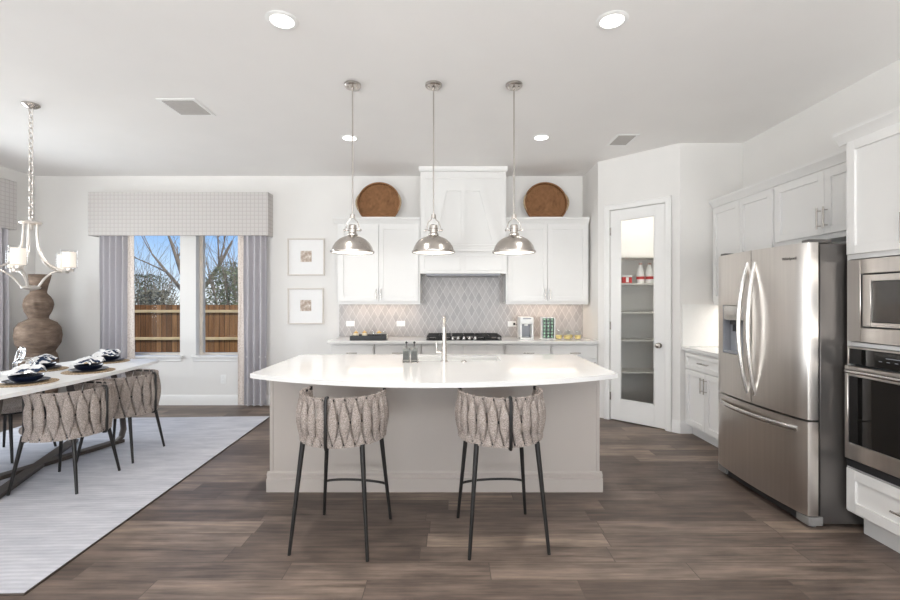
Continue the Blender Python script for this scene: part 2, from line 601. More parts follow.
def bez(p0, p1, p2, p3, n=14):
    p0, p1, p2, p3 = map(Vector, (p0, p1, p2, p3))
    out = []
    for i in range(n + 1):
        u = i / n
        out.append(p0 * (1 - u) ** 3 + p1 * 3 * u * (1 - u) ** 2 + p2 * 3 * u * u * (1 - u) + p3 * u ** 3)
    return out


# ------------------------------------------------------------------ the room shell
CEIL = 3.05
BX, LX, RX, RY = 6.0, -5.53, 3.078, -3.5      # back wall y, left wall x, right wall x, rear wall y

struct(MB().box(LX - 0.16, RX + 0.16, RY - 0.16, BX + 0.16, -0.12, 0).build('floor', 'floor_planks'))
struct(MB().box(LX - 0.16, RX + 0.16, RY - 0.16, BX + 0.16, CEIL, CEIL + 0.25).build('ceiling', 'ceiling_paint'))

W1, W2 = (-4.50, -3.60), (-3.387, -2.487)
WZ0, WZ1 = 0.655, 2.44
m_ = MB()
m_.box(LX - 0.16, W1[0], BX, BX + 0.16, 0, CEIL).box(W1[1], W2[0], BX, BX + 0.16, 0, CEIL).box(W2[1], RX + 0.16, BX, BX + 0.16, 0, CEIL)
for a_, b_ in (W1, W2):
    m_.box(a_, b_, BX, BX + 0.16, 0, WZ0).box(a_, b_, BX, BX + 0.16, WZ1, CEIL)
struct(m_.build('wall_back', 'wall_paint', smooth=False))
# left wall with one window
m_ = MB()
m_.box(LX - 0.16, LX, RY, 3.4, 0, CEIL).box(LX - 0.16, LX, 5.2, BX, 0, CEIL).box(LX - 0.16, LX, 3.4, 5.2, 0, WZ0).box(LX - 0.16, LX, 3.4, 5.2, WZ1, CEIL)
struct(m_.build('wall_left', 'wall_paint', smooth=False))
struct(MB().box(RX, RX + 0.16, RY, BX, 0, CEIL).build('wall_right', 'wall_paint', smooth=False))
# rear wall behind the camera, three window openings added for the fill light
m_ = MB()
edges = [LX - 0.16, -4.3, -2.3, -1.6, 0.4, 0.9, 2.9, RX + 0.16]
for k in range(0, 8, 2):
    m_.box(edges[k], edges[k + 1], RY - 0.16, RY, 0, CEIL)
for k in (1, 3, 5):
    m_.box(edges[k], edges[k + 1], RY - 0.16, RY, 0, 0.45).box(edges[k], edges[k + 1], RY - 0.16, RY, 2.65, CEIL)
struct(m_.build('wall_rear', 'wall_paint', smooth=False))

# pantry in the corner: short side wall, angled door wall, wall facing the room
struct(MB().box(1.768, 1.868, 5.375, BX, 0, CEIL).build('wall_pantry_side', 'wall_paint', smooth=False))
struct(MB().box(2.416, RX, 4.727, 4.827, 0, CEIL).build('wall_pantry_front', 'wall_paint', smooth=False))
AW = sempty('wall_pantry_angle', (1.768, 5.375, 0), R(-45))
D0, D1, DH = 0.150, 0.769, 2.445
MB().box(0, D0, 0, 0.1, 0, CEIL).box(D1, 0.9164, 0, 0.1, 0, CEIL).box(D0, D1, 0, 0.1, DH, CEIL).build('wall_panel', 'wall_paint', AW, smooth=False)
DR = sempty('door_1', (1.768, 5.375, 0), R(-45))
d0, d1, dz0, dz1 = D0 + 0.004, D1 - 0.004, 0.012, DH - 0.005
gx0, gx1, gz0, gz1 = 0.270, 0.658, 0.250, 2.325
m_ = MB()
m_.box(d0, gx0, 0.002, 0.037, dz0, dz1, 0.002).box(gx1, d1, 0.002, 0.037, dz0, dz1, 0.002)
m_.box(gx0 - 0.001, gx1 + 0.001, 0.002, 0.037, dz0, gz0, 0.002).box(gx0 - 0.001, gx1 + 0.001, 0.002, 0.037, gz1, dz1, 0.002)
m_.build('door_panel', 'trim_paint', DR)
m_ = MB()
for a_ in ((gx0, gx0 + 0.012, gz0, gz1), (gx1 - 0.012, gx1, gz0, gz1), (gx0, gx1, gz0, gz0 + 0.012), (gx0, gx1, gz1 - 0.012, gz1)):
    m_.box(a_[0], a_[1], -0.003, 0.014, a_[2], a_[3], 0.003)
m_.build('glazing_bead', 'trim_paint', DR)
MB().box(gx0 + 0.001, gx1 - 0.001, 0.016, 0.022, gz0 + 0.001, gz1 - 0.001).build('pane', 'pane_glass', DR)
m_ = MB()
kx, kz = 0.706, 0.907
m_.cyl((kx, 0.002, kz), (kx, -0.008, kz), 0.03, seg=24).cyl((kx, -0.008, kz), (kx, -0.035, kz), 0.011)
m_.sphere((kx, -0.05, kz), 0.027, 1, 0.75, 1, 20)
m_.build('door_knob', 'nickel', DR)
for z in (0.28, 1.1, 2.2):
    MB().box(D0 - 0.006, D0 + 0.012, -0.006, 0.004, z - 0.045, z + 0.045, 0.002).build('hinge', 'nickel', DR)
m_ = MB()
cw = 0.066
m_.box(D0 - cw, D0 - 0.002, -0.018, 0.0, 0, DH + cw, 0.004).box(D1 + 0.002, D1 + cw, -0.018, 0.0, 0, DH + cw, 0.004)
m_.box(D0 - 0.003, D1 + 0.003, -0.018, 0.0, DH + 0.002, DH + cw, 0.004)
m_.box(D1 + cw - 0.016, D1 + cw, -0.024, 0, 0, DH + cw, 0.003).box(D0 - cw, D0 - cw + 0.016, -0.024, 0, 0, DH + cw, 0.003)
m_.box(D0 - cw, D1 + cw, -0.024, 0, DH + cw - 0.016, DH + cw, 0.003)
m_.build('casing', 'trim_paint', DR)


def baseboard(name, L, loc, rz):
    prof = [(0, 0), (-0.016, 0), (-0.016, 0.095), (-0.012, 0.108), (-0.010, 0.122), (-0.004, 0.135), (0, 0.135)]
    o = MB().extrude_x(prof, 0, L).build(name, 'trim_paint')
    o.location = loc
    o.rotation_euler = (0, 0, rz)
    return struct(o)


baseboard('baseboard_back', -1.45 - LX, (LX, BX, 0), 0)
baseboard('baseboard_left', BX - RY - 0.02, (LX, RY, 0), R(90))
baseboard('baseboard_angle', 0.08, (1.768 + 0.838 * 0.7071, 5.375 - 0.838 * 0.7071, 0), R(-45))
baseboard('baseboard_pantry', 0.12, (2.416, 4.727, 0), 0)
baseboard('baseboard_rear', RX - LX, (RX, RY, 0), R(180))


def window(name, x0, x1, loc=(0, 0, 0), rz=0.0, z0=WZ0, z1=WZ1, stool=True):
    W = sempty(name, loc, rz)
    f = 0.045
    m_ = MB()
    for a in ((x0, x0 + f, z0, z1), (x1 - f, x1, z0, z1), (x0 + f, x1 - f, z0, z0 + 0.03), (x0 + f, x1 - f, z1 - f, z1)):
        m_.box(a[0], a[1], 0.085, 0.15, a[2], a[3], 0.004)
    m_.build('window_frame', 'window_vinyl', W)
    MB().box(x0 + f, x1 - f, 0.112, 0.118, z0 + 0.03, z1 - f).build('pane', 'pane_glass', W)
    if stool:
        m_ = MB()
        m_.box(x0 - 0.045, x1 + 0.045, -0.045, -0.0005, z0 - 0.022, z0 + 0.004, 0.005)
        m_.box(x0 + 0.001, x1 - 0.001, -0.002, 0.086, z0 + 0.0005, z0 + 0.004)
        m_.box(x0 - 0.03, x1 + 0.03, -0.015, -0.0005, z0 - 0.075, z0 - 0.0225, 0.004)
        m_.build('window_sill', 'trim_paint', W)
    return W


window('window_1', W1[0], W1[1], (0, BX, 0))
window('window_2', W2[0], W2[1], (0, BX, 0))
window('window_3', -5.2, -3.4, (LX, 0, 0), R(90)).rotation_euler = (0, 0, R(90))
bpy.data.objects['window_3'].location = (LX, 8.6, 0)
for k, (a_, b_) in enumerate(((-4.3, -2.3), (-1.6, 0.4), (0.9, 2.9))):
    W = window('window_%d' % (k + 4), -b_, -a_, (0, RY, 0), R(180), 0.45, 2.65)  # unseen windows, added for the rear fill light

# tiled backsplash: back wall, and the plain white return on the fridge side
struct(MB().box(-1.475, 1.768, BX - 0.008, BX, 0.915, 1.80).build('trim_1', 'backsplash_tile', smooth=False))
struct(MB().box(2.44, RX, 4.719, 4.727, 0.915, 1.355).build('trim_2', 'white_ceramic', smooth=False))

# ------------------------------------------------------------------ cabinets
def shaker(w, h, rail=0.055, t=0.02, rec=0.013):
    """door leaf, local: x 0..w, z 0..h, front at y=0, back at y=t"""
    m_ = MB()
    m_.box(rail - 0.002, w - rail + 0.002, rec, t, rail - 0.002, h - rail + 0.002)
    m_.box(0, rail, 0, t, 0, h, 0.0018).box(w - rail, w, 0, t, 0, h, 0.0018)
    m_.box(rail - 0.001, w - rail + 0.001, 0, t, 0, rail, 0.0018).box(rail - 0.001, w - rail + 0.001, 0, t, h - rail, h, 0.0018)
    return m_


def bar_handle(parent, x, z, L, vertical=True, y0=0.0, r=0.0055, off=0.03, name='handle', m='nickel'):
    m_ = MB()
    if vertical:
        m_.cyl((x, y0 - off, z - L / 2), (x, y0 - off, z + L / 2), r, seg=10)
        for s in (-1, 1):
            m_.cyl((x, y0, z + s * L * 0.36), (x, y0 - off, z + s * L * 0.36), r * 0.8, seg=8)
    else:
        m_.cyl((x - L / 2, y0 - off, z), (x + L / 2, y0 - off, z), r, seg=10)
        for s in (-1, 1):
            m_.cyl((x + s * L * 0.36, y0, z), (x + s * L * 0.36, y0 - off, z), r * 0.8, seg=8)
    return m_.build(name, m, parent)


def door(parent, x0, x1, z0, z1, handle=None, name='door', y=-0.021, m='cabinet_paint', rail=0.055):
    d = shaker(x1 - x0, z1 - z0, rail).build(name, m, parent)
    d.location = (x0, y, z0)
    if handle:
        hx, hz, L, vert = handle
        bar_handle(d, hx - x0, hz - z0, L, vert)
    return d


CROWN = [(0.0, 0.0), (-0.012, 0.0), (-0.018, 0.015), (-0.04, 0.045), (-0.05, 0.055), (-0.05, 0.075), (0.0, 0.075)]


def crown(parent, x0, x1, z, m='cabinet_paint', depth=0.0, ends=(0, 0)):
    m_ = MB()
    m_.extrude_x([(a, b + z) for a, b in CROWN], x0 - 0.045 * ends[0], x1 + 0.045 * ends[1])
    if depth:
        for e, xx, s in ((ends[0], x0, -1), (ends[1], x1, 1)):
            if e:
                m_.box(min(xx, xx + s * 0.012), max(xx, xx + s * 0.012), 0, depth, z, z + 0.02).box(min(xx, xx + s * 0.045), max(xx, xx + s * 0.045), 0, depth, z + 0.05, z + 0.075)
    return m_.build('crown_moulding', m, parent)


def upper(label, loc, rz, w, h, depth, ndoor, z0, crown_z, hz, ends=(0, 0), lit=True, hl=0.13):
    """wall cabinet: loc = face corner at floor level; local x along the face"""
    c = thing('wall_cabinet', label, 'cabinet', (loc[0], loc[1], z0), rz)
    MB().box(0, w, 0, depth, 0, h, 0.002).box(0.001, w - 0.001, 0.0015, 0.02, -0.016, 0.001).build('cabinet_body', 'cabinet_paint', c)
    g = 0.022
    dw = (w - 2 * g - 0.004 * (ndoor - 1)) / ndoor
    for k in range(ndoor):
        x0 = g + k * (dw + 0.004)
        hx = x0 + dw - 0.028 if k % 2 == 0 else x0 + 0.028
        door(c, x0, x0 + dw, 0.022, crown_z - z0 - 0.02, (hx, hz - z0, hl, True) if hz else None)
    crown(c, 0, w, crown_z - z0, depth=depth - 0.01, ends=ends)
    if lit:
        MB().box(0.08, w - 0.08, depth - 0.13, depth - 0.09, -0.012, -0.0005, 0.002).build('light_bar', 'strip_glow', c)
    return c


u1 = upper('white two-door wall cabinet beside the framed prints, round tray on top', (-1.414, 5.66, 0), 0, 1.04, 1.005, 0.335, 2, 1.362, 2.362, 1.475, ends=(1, 0))
u2 = upper('white two-door wall cabinet between range hood and pantry wall', (0.702, 5.66, 0), 0, 1.04, 1.005, 0.335, 2, 1.362, 2.362, 1.475)
u3 = upper('tall white two-door wall cabinet over the short counter by the fridge', (2.76, 4.715, 0), R(-90), 0.905, 1.0, 0.313, 2, 1.362, 2.362, None)
u4 = upper('low white two-door cabinet mounted above the fridge', (2.755, 3.805, 0), R(-90), 1.03, 0.50, 0.318, 2, 1.86, 2.362, 2.0, lit=False, hl=0.155)
for u_, w_, e_ in ((u1, 1.04, 0.75), (u2, 1.04, 0.75)):
    light('under_cabinet_light', 'AREA', (w_ / 2, 0.22, -0.016), (0, 0, 0), e_, (1, 0.78, 0.6), w_ - 0.2, 0.03, parent=u_)
light('under_cabinet_light', 'AREA', (0.45, 0.2, -0.016), (0, 0, 0), 3.0, (1, 0.95, 0.9), 0.7, 0.03, parent=u3)

# range hood
H = thing('range_hood', 'white panelled range hood rising to the ceiling above the cooktop', 'range hood', (0.164, 5.56, 1.72))
hw = 0.531
MB().box(-hw, hw, 0.03, 0.43, 0.36, 1.329, 0.003).build('hood_body', 'cabinet_paint', H)
m_ = MB()                                            # raised trapezoid panel on the chimney front
def bar2(m_, a, b, w, y0, y1):
    a, b = Vector((a[0], 0, a[1])), Vector((b[0], 0, b[1]))
    d = (b - a).normalized()
    s = Vector((-d.z, 0, d.x)) * w / 2
    pl = [a + s, a - s, b - s, b + s]
    lo = [m_.bm.verts.new((p.x, y0, p.z)) for p in pl]
    hi = [m_.bm.verts.new((p.x, y1, p.z)) for p in pl]
    m_.bm.faces.new(lo); m_.bm.faces.new(hi[::-1])
    for k in range(4):
        m_.bm.faces.new((lo[k], hi[k], hi[(k + 1) % 4], lo[(k + 1) % 4]))
bar2(m_, (-0.40, 0.38), (-0.23, 1.06), 0.07, 0.0021, 0.032)
bar2(m_, (0.40, 0.38), (0.23, 1.06), 0.07, 0.0022, 0.032)
m_.box(-0.265, 0.265, 0.0005, 0.032, 1.03, 1.10).box(-0.43, 0.43, 0.0012, 0.032, 0.36, 0.42).box(-0.03, 0.03, 0.0032, 0.032, 0.40, 1.06)
m_.box(-hw + 0.001, -0.47, 0.0155, 0.032, 0.361, 1.19).box(0.47, hw - 0.001, 0.0155, 0.032, 0.361, 1.19).box(-hw + 0.001, hw - 0.001, 0.0145, 0.032, 1.1905, 1.268)
m_.build('front_panel', 'cabinet_paint', H)
m_ = MB().extrude_x([(0.03, 1.27), (0.006, 1.27), (-0.002, 1.285), (-0.016, 1.31), (-0.016, 1.329), (0.03, 1.329)], -hw - 0.018, hw + 0.018)
m_.build('crown_moulding', 'cabinet_paint', H)
m_ = MB().box(-hw - 0.004, hw + 0.004, -0.06, 0.10, 0.27, 0.30, 0.004).box(-hw, hw, -0.04, 0.1, 0.30, 0.335, 0.006).box(-hw, hw, -0.02, 0.1, 0.335, 0.365, 0.006)
m_.build('mantel_ledge', 'cabinet_paint', H)
m_ = MB().box(-hw, hw, -0.03, 0.43, 0.005, 0.27, 0.002)
for a_, b_ in ((-0.49, -0.03), (0.03, 0.49)):
    for q in ((a_, b_, 0.045, 0.06), (a_, b_, 0.215, 0.23), (a_, a_ + 0.015, 0.06, 0.215), (b_ - 0.015, b_, 0.06, 0.215)):
        m_.box(q[0], q[1], -0.038, -0.028, q[2], q[3], 0.002)
m_.build('apron', 'cabinet_paint', H)
MB().box(-0.46, 0.46, 0.0, 0.40, -0.02, 0.005, 0.003).build('vent_insert', 'grey_plastic', H)

# base cabinets along the back wall
def base_unit(label, x0, x1, drawers=True, n=2, hand=True):
    c = thing('base_cabinet', label, 'cabinet', (x0, 5.385, 0))
    w = x1 - x0
    MB().box(0, w, 0, 0.60, 0.10, 0.876, 0.002).box(0, w, 0.07, 0.60, 0, 0.10).build('cabinet_body', 'cabinet_paint', c)
    dw = (w - 0.03 - 0.004 * (n - 1)) / n
    for k in range(n):
        a = 0.015 + k * (dw + 0.004)
        d = MB().box(0, dw, 0, 0.02, 0, 0.15, 0.002).build('drawer', 'cabinet_paint', c)
        d.location = (a, -0.021, 0.71)
        if hand:
            bar_handle(d, dw / 2, 0.06, 0.13, False)
        door(c, a, a + dw, 0.125, 0.70, (a + dw - 0.03 if k % 2 == 0 else a + 0.03, 0.6, 0.13, True))
    return c


base_unit('white base cabinet under the black condiment tray', -1.43, -0.905, n=1)
base_unit('white base cabinet under the counter, beside the cooktop unit, backsplash outlet above', -0.90, -0.345, n=1)
base_unit('wide white base cabinet holding up the cooktop', -0.34, 0.66, hand=False)
base_unit('white base cabinet under the white coffee machine', 0.665, 1.205, n=1)
base_unit('white base cabinet under the glasses, against the pantry wall', 1.21, 1.765, n=1)

# countertops
tag(MB().box(-1.455, 1.766, 5.335, 5.990, 0.878, 0.914, 0.004).build('countertop', 'quartz'), 'white quartz countertop running along the tiled back wall', 'countertop')
tag(MB().box(2.43, RX - 0.002, 3.69, 4.717, 0.878, 0.914, 0.004).build('countertop', 'quartz'), 'short white countertop between the fridge and the pantry corner', 'countertop')

# short base cabinet by the fridge
c = thing('base_cabinet', 'white base cabinet with drawer and two doors beside the fridge', 'cabinet', (2.47, 4.715, 0), R(-90))
MB().box(0, 1.02, 0, 0.6, 0.10, 0.876, 0.002).box(0, 1.02, 0.07, 0.6, 0, 0.10).build('cabinet_body', 'cabinet_paint', c)
d = shaker(0.72, 0.155, 0.04).build('drawer', 'cabinet_paint', c)
d.location = (0.03, -0.021, 0.70)
bar_handle(d, 0.36, 0.078, 0.16, False)
door(c, 0.03, 0.388, 0.125, 0.688, (0.36, 0.57, 0.15, True))
door(c, 0.392, 0.75, 0.125, 0.688, (0.42, 0.57, 0.15, True))
door(c, 0.77, 1.0, 0.125, 0.855)

# tall oven cabinet
T = thing('oven_cabinet', 'tall white cabinet housing the microwave and wall oven', 'cabinet', (2.41, 2.732, 0), R(-90))
tw, td = 0.82, 0.66
m_ = MB()
m_.box(0, 0.024, 0, td, 0.125, 2.365, 0.002).box(tw - 0.024, tw, 0, td, 0.125, 2.365, 0.002).box(0.02, tw - 0.02, td - 0.02, td, 0.125, 2.36)
m_.box(0.022, tw - 0.022, 0, td - 0.01, 1.642, 2.365, 0.002).box(0.022, tw - 0.022, 0, td - 0.01, 1.125, 1.150, 0.001).box(0.022, tw - 0.022, 0, td - 0.01, 0.125, 0.404, 0.002)
m_.box(0.03, tw, 0.075, td, 0, 0.125)
m_.build('cabinet_body', 'cabinet_paint', T)
door(T, 0.018, tw / 2 - 0.002, 1.672, 2.345, (tw / 2 - 0.035, 1.78, 0.16, True))
door(T, tw / 2 + 0.002, tw - 0.018, 1.672, 2.345, (tw / 2 + 0.035, 1.78, 0.16, True))
d = shaker(tw - 0.036, 0.252, 0.06).build('drawer', 'cabinet_paint', T)
d.location = (0.018, -0.021, 0.142)
bar_handle(d, (tw - 0.036) / 2, 0.126, 0.18, False)
crown(T, 0, tw, 2.345, depth=0.30, ends=(1, 1))

# microwave
Mw = thing('microwave', 'built-in stainless microwave above the wall oven', 'microwave', (2.41, 2.705, 1.155), R(-90))
mw_, mh = 0.762, 0.482
m_ = MB()
m_.box(0, 0.085, -0.022, -0.001, 0, mh, 0.003).box(mw_ - 0.085, mw_, -0.022, -0.001, 0, mh, 0.003).box(0.084, mw_ - 0.084, -0.022, -0.001, 0, 0.085, 0.003).box(0.084, mw_ - 0.084, -0.022, -0.001, mh - 0.085, mh, 0.003)
m_.build('trim_frame', 'stainless', Mw)
MB().box(0.03, mw_ - 0.03, 0.0, 0.42, 0.01, mh - 0.02).build('microwave_body', 'dark_plastic', Mw)
m_ = MB()
m_.box(0.094, 0.145, -0.018, -0.001, 0.092, mh - 0.092, 0.002).box(mw_ - 0.20, mw_ - 0.094, -0.018, -0.001, 0.092, mh - 0.092, 0.002)
m_.box(0.144, mw_ - 0.199, -0.018, -0.001, 0.092, 0.118, 0.002).box(0.144, mw_ - 0.199, -0.018, -0.001, mh - 0.13, mh - 0.092, 0.002)
mdoor = m_.build('microwave_door', 'stainless', Mw)
MB().box(0.146, mw_ - 0.201, -0.012, -0.002, 0.119, mh - 0.131).build('window', 'smoked_glass', mdoor)
MB().box(mw_ - 0.19, mw_ - 0.105, -0.021, -0.018, 0.11, mh - 0.11).build('control_panel', 'black_glass', Mw)

# wall oven
O = thing('wall_oven', 'built-in stainless and black glass wall oven above the drawer', 'oven', (2.41, 2.705, 0.408), R(-90))
MB().box(0.03, mw_ - 0.03, 0.0, 0.55, 0.0, 0.71).build('oven_body', 'dark_plastic', O)
cp = MB().box(0, mw_, -0.022, -0.001, 0.612, 0.713, 0.003).build('control_panel', 'black_glass', O)
m_ = MB().box(0.0, 0.012, -0.024, -0.001, 0.61, 0.715, 0.002).box(0.012, mw_, -0.0245, -0.001, 0.704, 0.715, 0.002)
m_.build('panel_trim', 'stainless', O)
m_ = MB()
for k in range(6):
    MB().box(0.20 + k * 0.045, 0.218 + k * 0.045, -0.0235, -0.0222, 0.648, 0.652).build('touch_key', 'grey_plastic', cp)
MB().box(0.24, 0.36, -0.0235, -0.0222, 0.668, 0.672).build('display', 'grey_plastic', cp)
m_ = MB()
m_.box(0, 0.022, -0.04, -0.001, 0.05, 0.602, 0.003).box(mw_ - 0.022, mw_, -0.04, -0.001, 0.05, 0.602, 0.003).box(0.021, mw_ - 0.021, -0.04, -0.001, 0.05, 0.146, 0.003).box(0.021, mw_ - 0.021, -0.04, -0.001, 0.542, 0.602, 0.003)
od = m_.build('oven_door', 'stainless', O)
MB().box(0.023, mw_ - 0.023, -0.033, -0.004, 0.147, 0.541).build('window', 'black_glass', od)
m_ = MB().cyl((0.05, -0.072, 0.574), (mw_ - 0.05, -0.072, 0.574), 0.012, seg=14)
for x in (0.08, mw_ - 0.08):
    m_.cyl((x, -0.04, 0.574), (x, -0.072, 0.574), 0.009, seg=10)
m_.build('handle', 'stainless_handle', od)
MB().box(0, mw_, -0.026, -0.001, 0.0, 0.044, 0.002).build('vent_strip', 'dark_plastic', O)

# ------------------------------------------------------------------ refrigerator
F = thing('refrigerator', 'stainless french-door refrigerator with water dispenser and bottom freezer drawer', 'refrigerator', (2.175, 3.665, 0), R(-90))
FW = 0.925
def bow(x):
    return -0.032 * (1 - ((x - FW / 2) / (FW / 2)) ** 2)
def slab(m_, x0, x1, z0, z1, yb=0.068, yf=None, n=10, e0=False, e1=False):
    fr = []
    for i in range(n + 1):
        x = x0 + (x1 - x0) * i / n
        y = bow(x) if yf is None else yf
        fr.append([x, y])
    if e0:
        fr = [[x0, bow(x0) + 0.03]] + [[x0 + 0.006, bow(x0) + 0.008]] + [p for p in fr if p[0] > x0 + 0.02]
    if e1:
        fr = [p for p in fr if p[0] < x1 - 0.02] + [[x1 - 0.006, bow(x1) + 0.008], [x1, bow(x1) + 0.03]]
    poly = [(x1, yb), (x0, yb)] + [tuple(p) for p in fr]
    m_.prism(poly, z0, z1)
MB().box(0.008, FW - 0.008, 0.085, 0.79, 0.03, 1.745, 0.004).build('fridge_body', 'fridge_side', F)
# far door with dispenser recess
ZB, ZT = 0.668, 1.752
rx0, rx1, rz0, rz1 = 0.095, 0.375, 0.985, 1.36
m_ = MB()
slab(m_, 0, 0.459, ZB, rz0, e0=True)
slab(m_, 0, 0.459, rz1, ZT, e0=True)
slab(m_, 0, rx0, rz0, rz1, e0=True)
slab(m_, rx1, 0.459, rz0, rz1)
m_.box(rx0 - 0.001, rx1 + 0.001, 0.055, 0.066, rz0, rz1)
fd = m_.build('door', 'stainless', F)
m_ = MB()
m_.box(rx0 + 0.002, rx1 - 0.002, 0.045, 0.054, rz0 + 0.002, rz1 - 0.002).box(rx0 + 0.002, rx0 + 0.008, -0.01, 0.045, rz0 + 0.002, rz1).box(rx1 - 0.008, rx1 - 0.002, -0.02, 0.045, rz0 + 0.002, rz1).box(rx0 + 0.008, rx1 - 0.008, -0.005, 0.045, rz0 + 0.002, rz0 + 0.02)
m_.build('dispenser_cavity', 'grey_plastic', fd)
m_ = MB().box(rx0 + 0.01, rx1 - 0.01, -0.012, 0.044, 1.245, rz1 - 0.003, 0.006, 2)
m_.build('dispenser_panel', 'stainless_handle', fd)
m_ = MB().box(rx0 + 0.07, rx0 + 0.15, 0.0, 0.04, 1.21, 1.244, 0.004).cyl((rx0 + 0.11, 0.015, 1.16), (rx0 + 0.11, 0.015, 1.21), 0.015)
m_.build('dispenser_spout', 'dark_plastic', fd)
m_ = MB()
slab(m_, 0.466, FW, ZB, ZT, e1=True)
nd = m_.build('door', 'stainless', F)
m_ = MB()
slab(m_, 0, FW, 0.082, 0.655, e0=True, e1=True, n=16)
fz = m_.build('freezer_drawer', 'stainless', F)


def fridge_handle(parent, x, lean):
    pts = []
    for i in range(21):
        u = i / 20
        z = 0.735 + u * (1.665 - 0.735)
        k = math.sin(PI * u)
        pts.append((x + lean * 0.012 * k, bow(x) + 0.004 - 0.062 * k ** 0.8, z))
    m_ = MB().tube(pts, 0.012, 10, flat=(0.034, 0.018))
    m_.build('handle', 'stainless_handle', parent)


fridge_handle(fd, 0.424, -1)
fridge_handle(nd, 0.502, 1)
pts = []
for i in range(21):
    u = i / 20
    x = 0.07 + u * (FW - 0.14)
    k = math.sin(PI * u)
    pts.append((x, bow(x) + 0.002 - 0.045 * max(0, k) ** 0.5, 0.597))
MB().tube(pts, 0.012, 10, flat=(0.018, 0.034)).build('handle', 'stainless_handle', fz)
MB().box(0.03, FW - 0.03, 0.03, 0.084, 0.012, 0.075, 0.003).build('base_grille', 'dark_plastic', F)
for x in (0.0, FW - 0.10):
    MB().box(x, x + 0.10, 0.008, 0.10, 0.022, 0.076, 0.004).cyl((x + 0.05, 0.07, 0.0), (x + 0.05, 0.07, 0.024), 0.018).build('foot_cover', 'foot_grey', F)
for x in (0.012, FW - 0.072):
    MB().box(x, x + 0.06, 0.02, 0.16, 1.748, 1.772, 0.004).build('hinge_cover', 'fridge_side', F)
fc = bpy.data.curves.new('logo', 'FONT')
fc.body = 'Whirlpool'
fc.size = 0.026
fc.extrude = 0.0008
fc.align_x = 'CENTER'
lt_ = bpy.data.objects.new('logo_text', fc)
COL.objects.link(lt_)
lm_ = bpy.data.meshes.new_from_object(lt_.evaluated_get(bpy.context.evaluated_depsgraph_get()))
bpy.data.objects.remove(lt_)
lm_.materials.clear()
lm_.materials.append(MATS['logo_grey'])
lo_ = bpy.data.objects.new('logo', lm_)
COL.objects.link(lo_)
lo_.parent = nd
lo_.location = (0.80, bow(0.80) - 0.002, 1.655)
lo_.rotation_euler = (R(90), 0, math.atan2(bow(0.81) - bow(0.79), 0.02))

# ------------------------------------------------------------------ island
I = thing('kitchen_island', 'pale kitchen island under the three pendants, with panelled body and baseboard', 'island', (-0.112, 3.30, 0))
iw = 1.206
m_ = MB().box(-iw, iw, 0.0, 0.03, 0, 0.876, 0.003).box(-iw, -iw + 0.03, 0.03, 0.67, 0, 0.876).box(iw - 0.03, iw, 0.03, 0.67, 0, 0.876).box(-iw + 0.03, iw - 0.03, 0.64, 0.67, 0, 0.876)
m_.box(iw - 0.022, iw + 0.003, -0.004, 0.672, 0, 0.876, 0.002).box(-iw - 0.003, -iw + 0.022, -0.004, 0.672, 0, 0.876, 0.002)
m_.build('island_body', 'island_paint_shaded', I)
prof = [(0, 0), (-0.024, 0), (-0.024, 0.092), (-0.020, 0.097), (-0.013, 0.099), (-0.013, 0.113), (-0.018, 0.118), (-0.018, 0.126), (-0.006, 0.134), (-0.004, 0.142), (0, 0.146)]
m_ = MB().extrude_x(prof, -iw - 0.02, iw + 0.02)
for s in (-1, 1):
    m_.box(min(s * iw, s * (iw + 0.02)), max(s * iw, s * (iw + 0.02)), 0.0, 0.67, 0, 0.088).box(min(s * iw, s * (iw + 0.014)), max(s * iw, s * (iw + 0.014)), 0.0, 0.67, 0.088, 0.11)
m_.build('baseboard', 'island_paint_shaded', I)
# bow-fronted quartz top, cut out for the sink
tipL, tipR, backY, tipY, bowY = -1.322, 1.108, 4.013, 2.975, 2.64
def top_front(x):
    c = (tipL + tipR) / 2
    h = (tipR - tipL) / 2
    s = tipY - bowY
    rad = (h * h + s * s) / (2 * s)
    return bowY + rad - math.sqrt(rad * rad - (x - c) ** 2)
sx0, sx1, sy0, sy1 = -0.36, 0.41, 3.60, 3.915
front = [(tipL + (tipR - tipL) * i / 40, top_front(tipL + (tipR - tipL) * i / 40)) for i in range(41)]
m_ = MB()
m_.prism(front + [(tipR, sy0), (tipL, sy0)], 0.884, 0.914)
m_.box(tipL, sx0, sy0, sy1, 0.884, 0.914).box(sx1, tipR, sy0, sy1, 0.884, 0.914).box(tipL, tipR, sy1, backY, 0.884, 0.914)
bmesh.ops.remove_doubles(m_.bm, verts=m_.bm.verts, dist=1e-5)
ct = m_.build('countertop', 'quartz')
tag(ct, 'large bow-fronted white quartz top of the island', 'countertop')
S = thing('undermount_sink', 'white undermount sink set in the island top behind the faucet', 'sink', (0, 0, 0))
m_ = MB().box(sx0 - 0.01, sx0, sy0 - 0.01, sy1 + 0.01, 0.70, 0.882).box(sx1, sx1 + 0.01, sy0 - 0.01, sy1 + 0.01, 0.70, 0.882).box(sx0, sx1, sy0 - 0.01, sy0, 0.70, 0.882).box(sx0, sx1, sy1, sy1 + 0.01, 0.70, 0.882).box(sx0, sx1, sy0, sy1, 0.69, 0.70)
m_.build('basin', 'white_ceramic', S)
MB().cyl((0.02, 3.78, 0.7005), (0.02, 3.78, 0.704), 0.045, seg=24).build('drain', 'chrome', S)

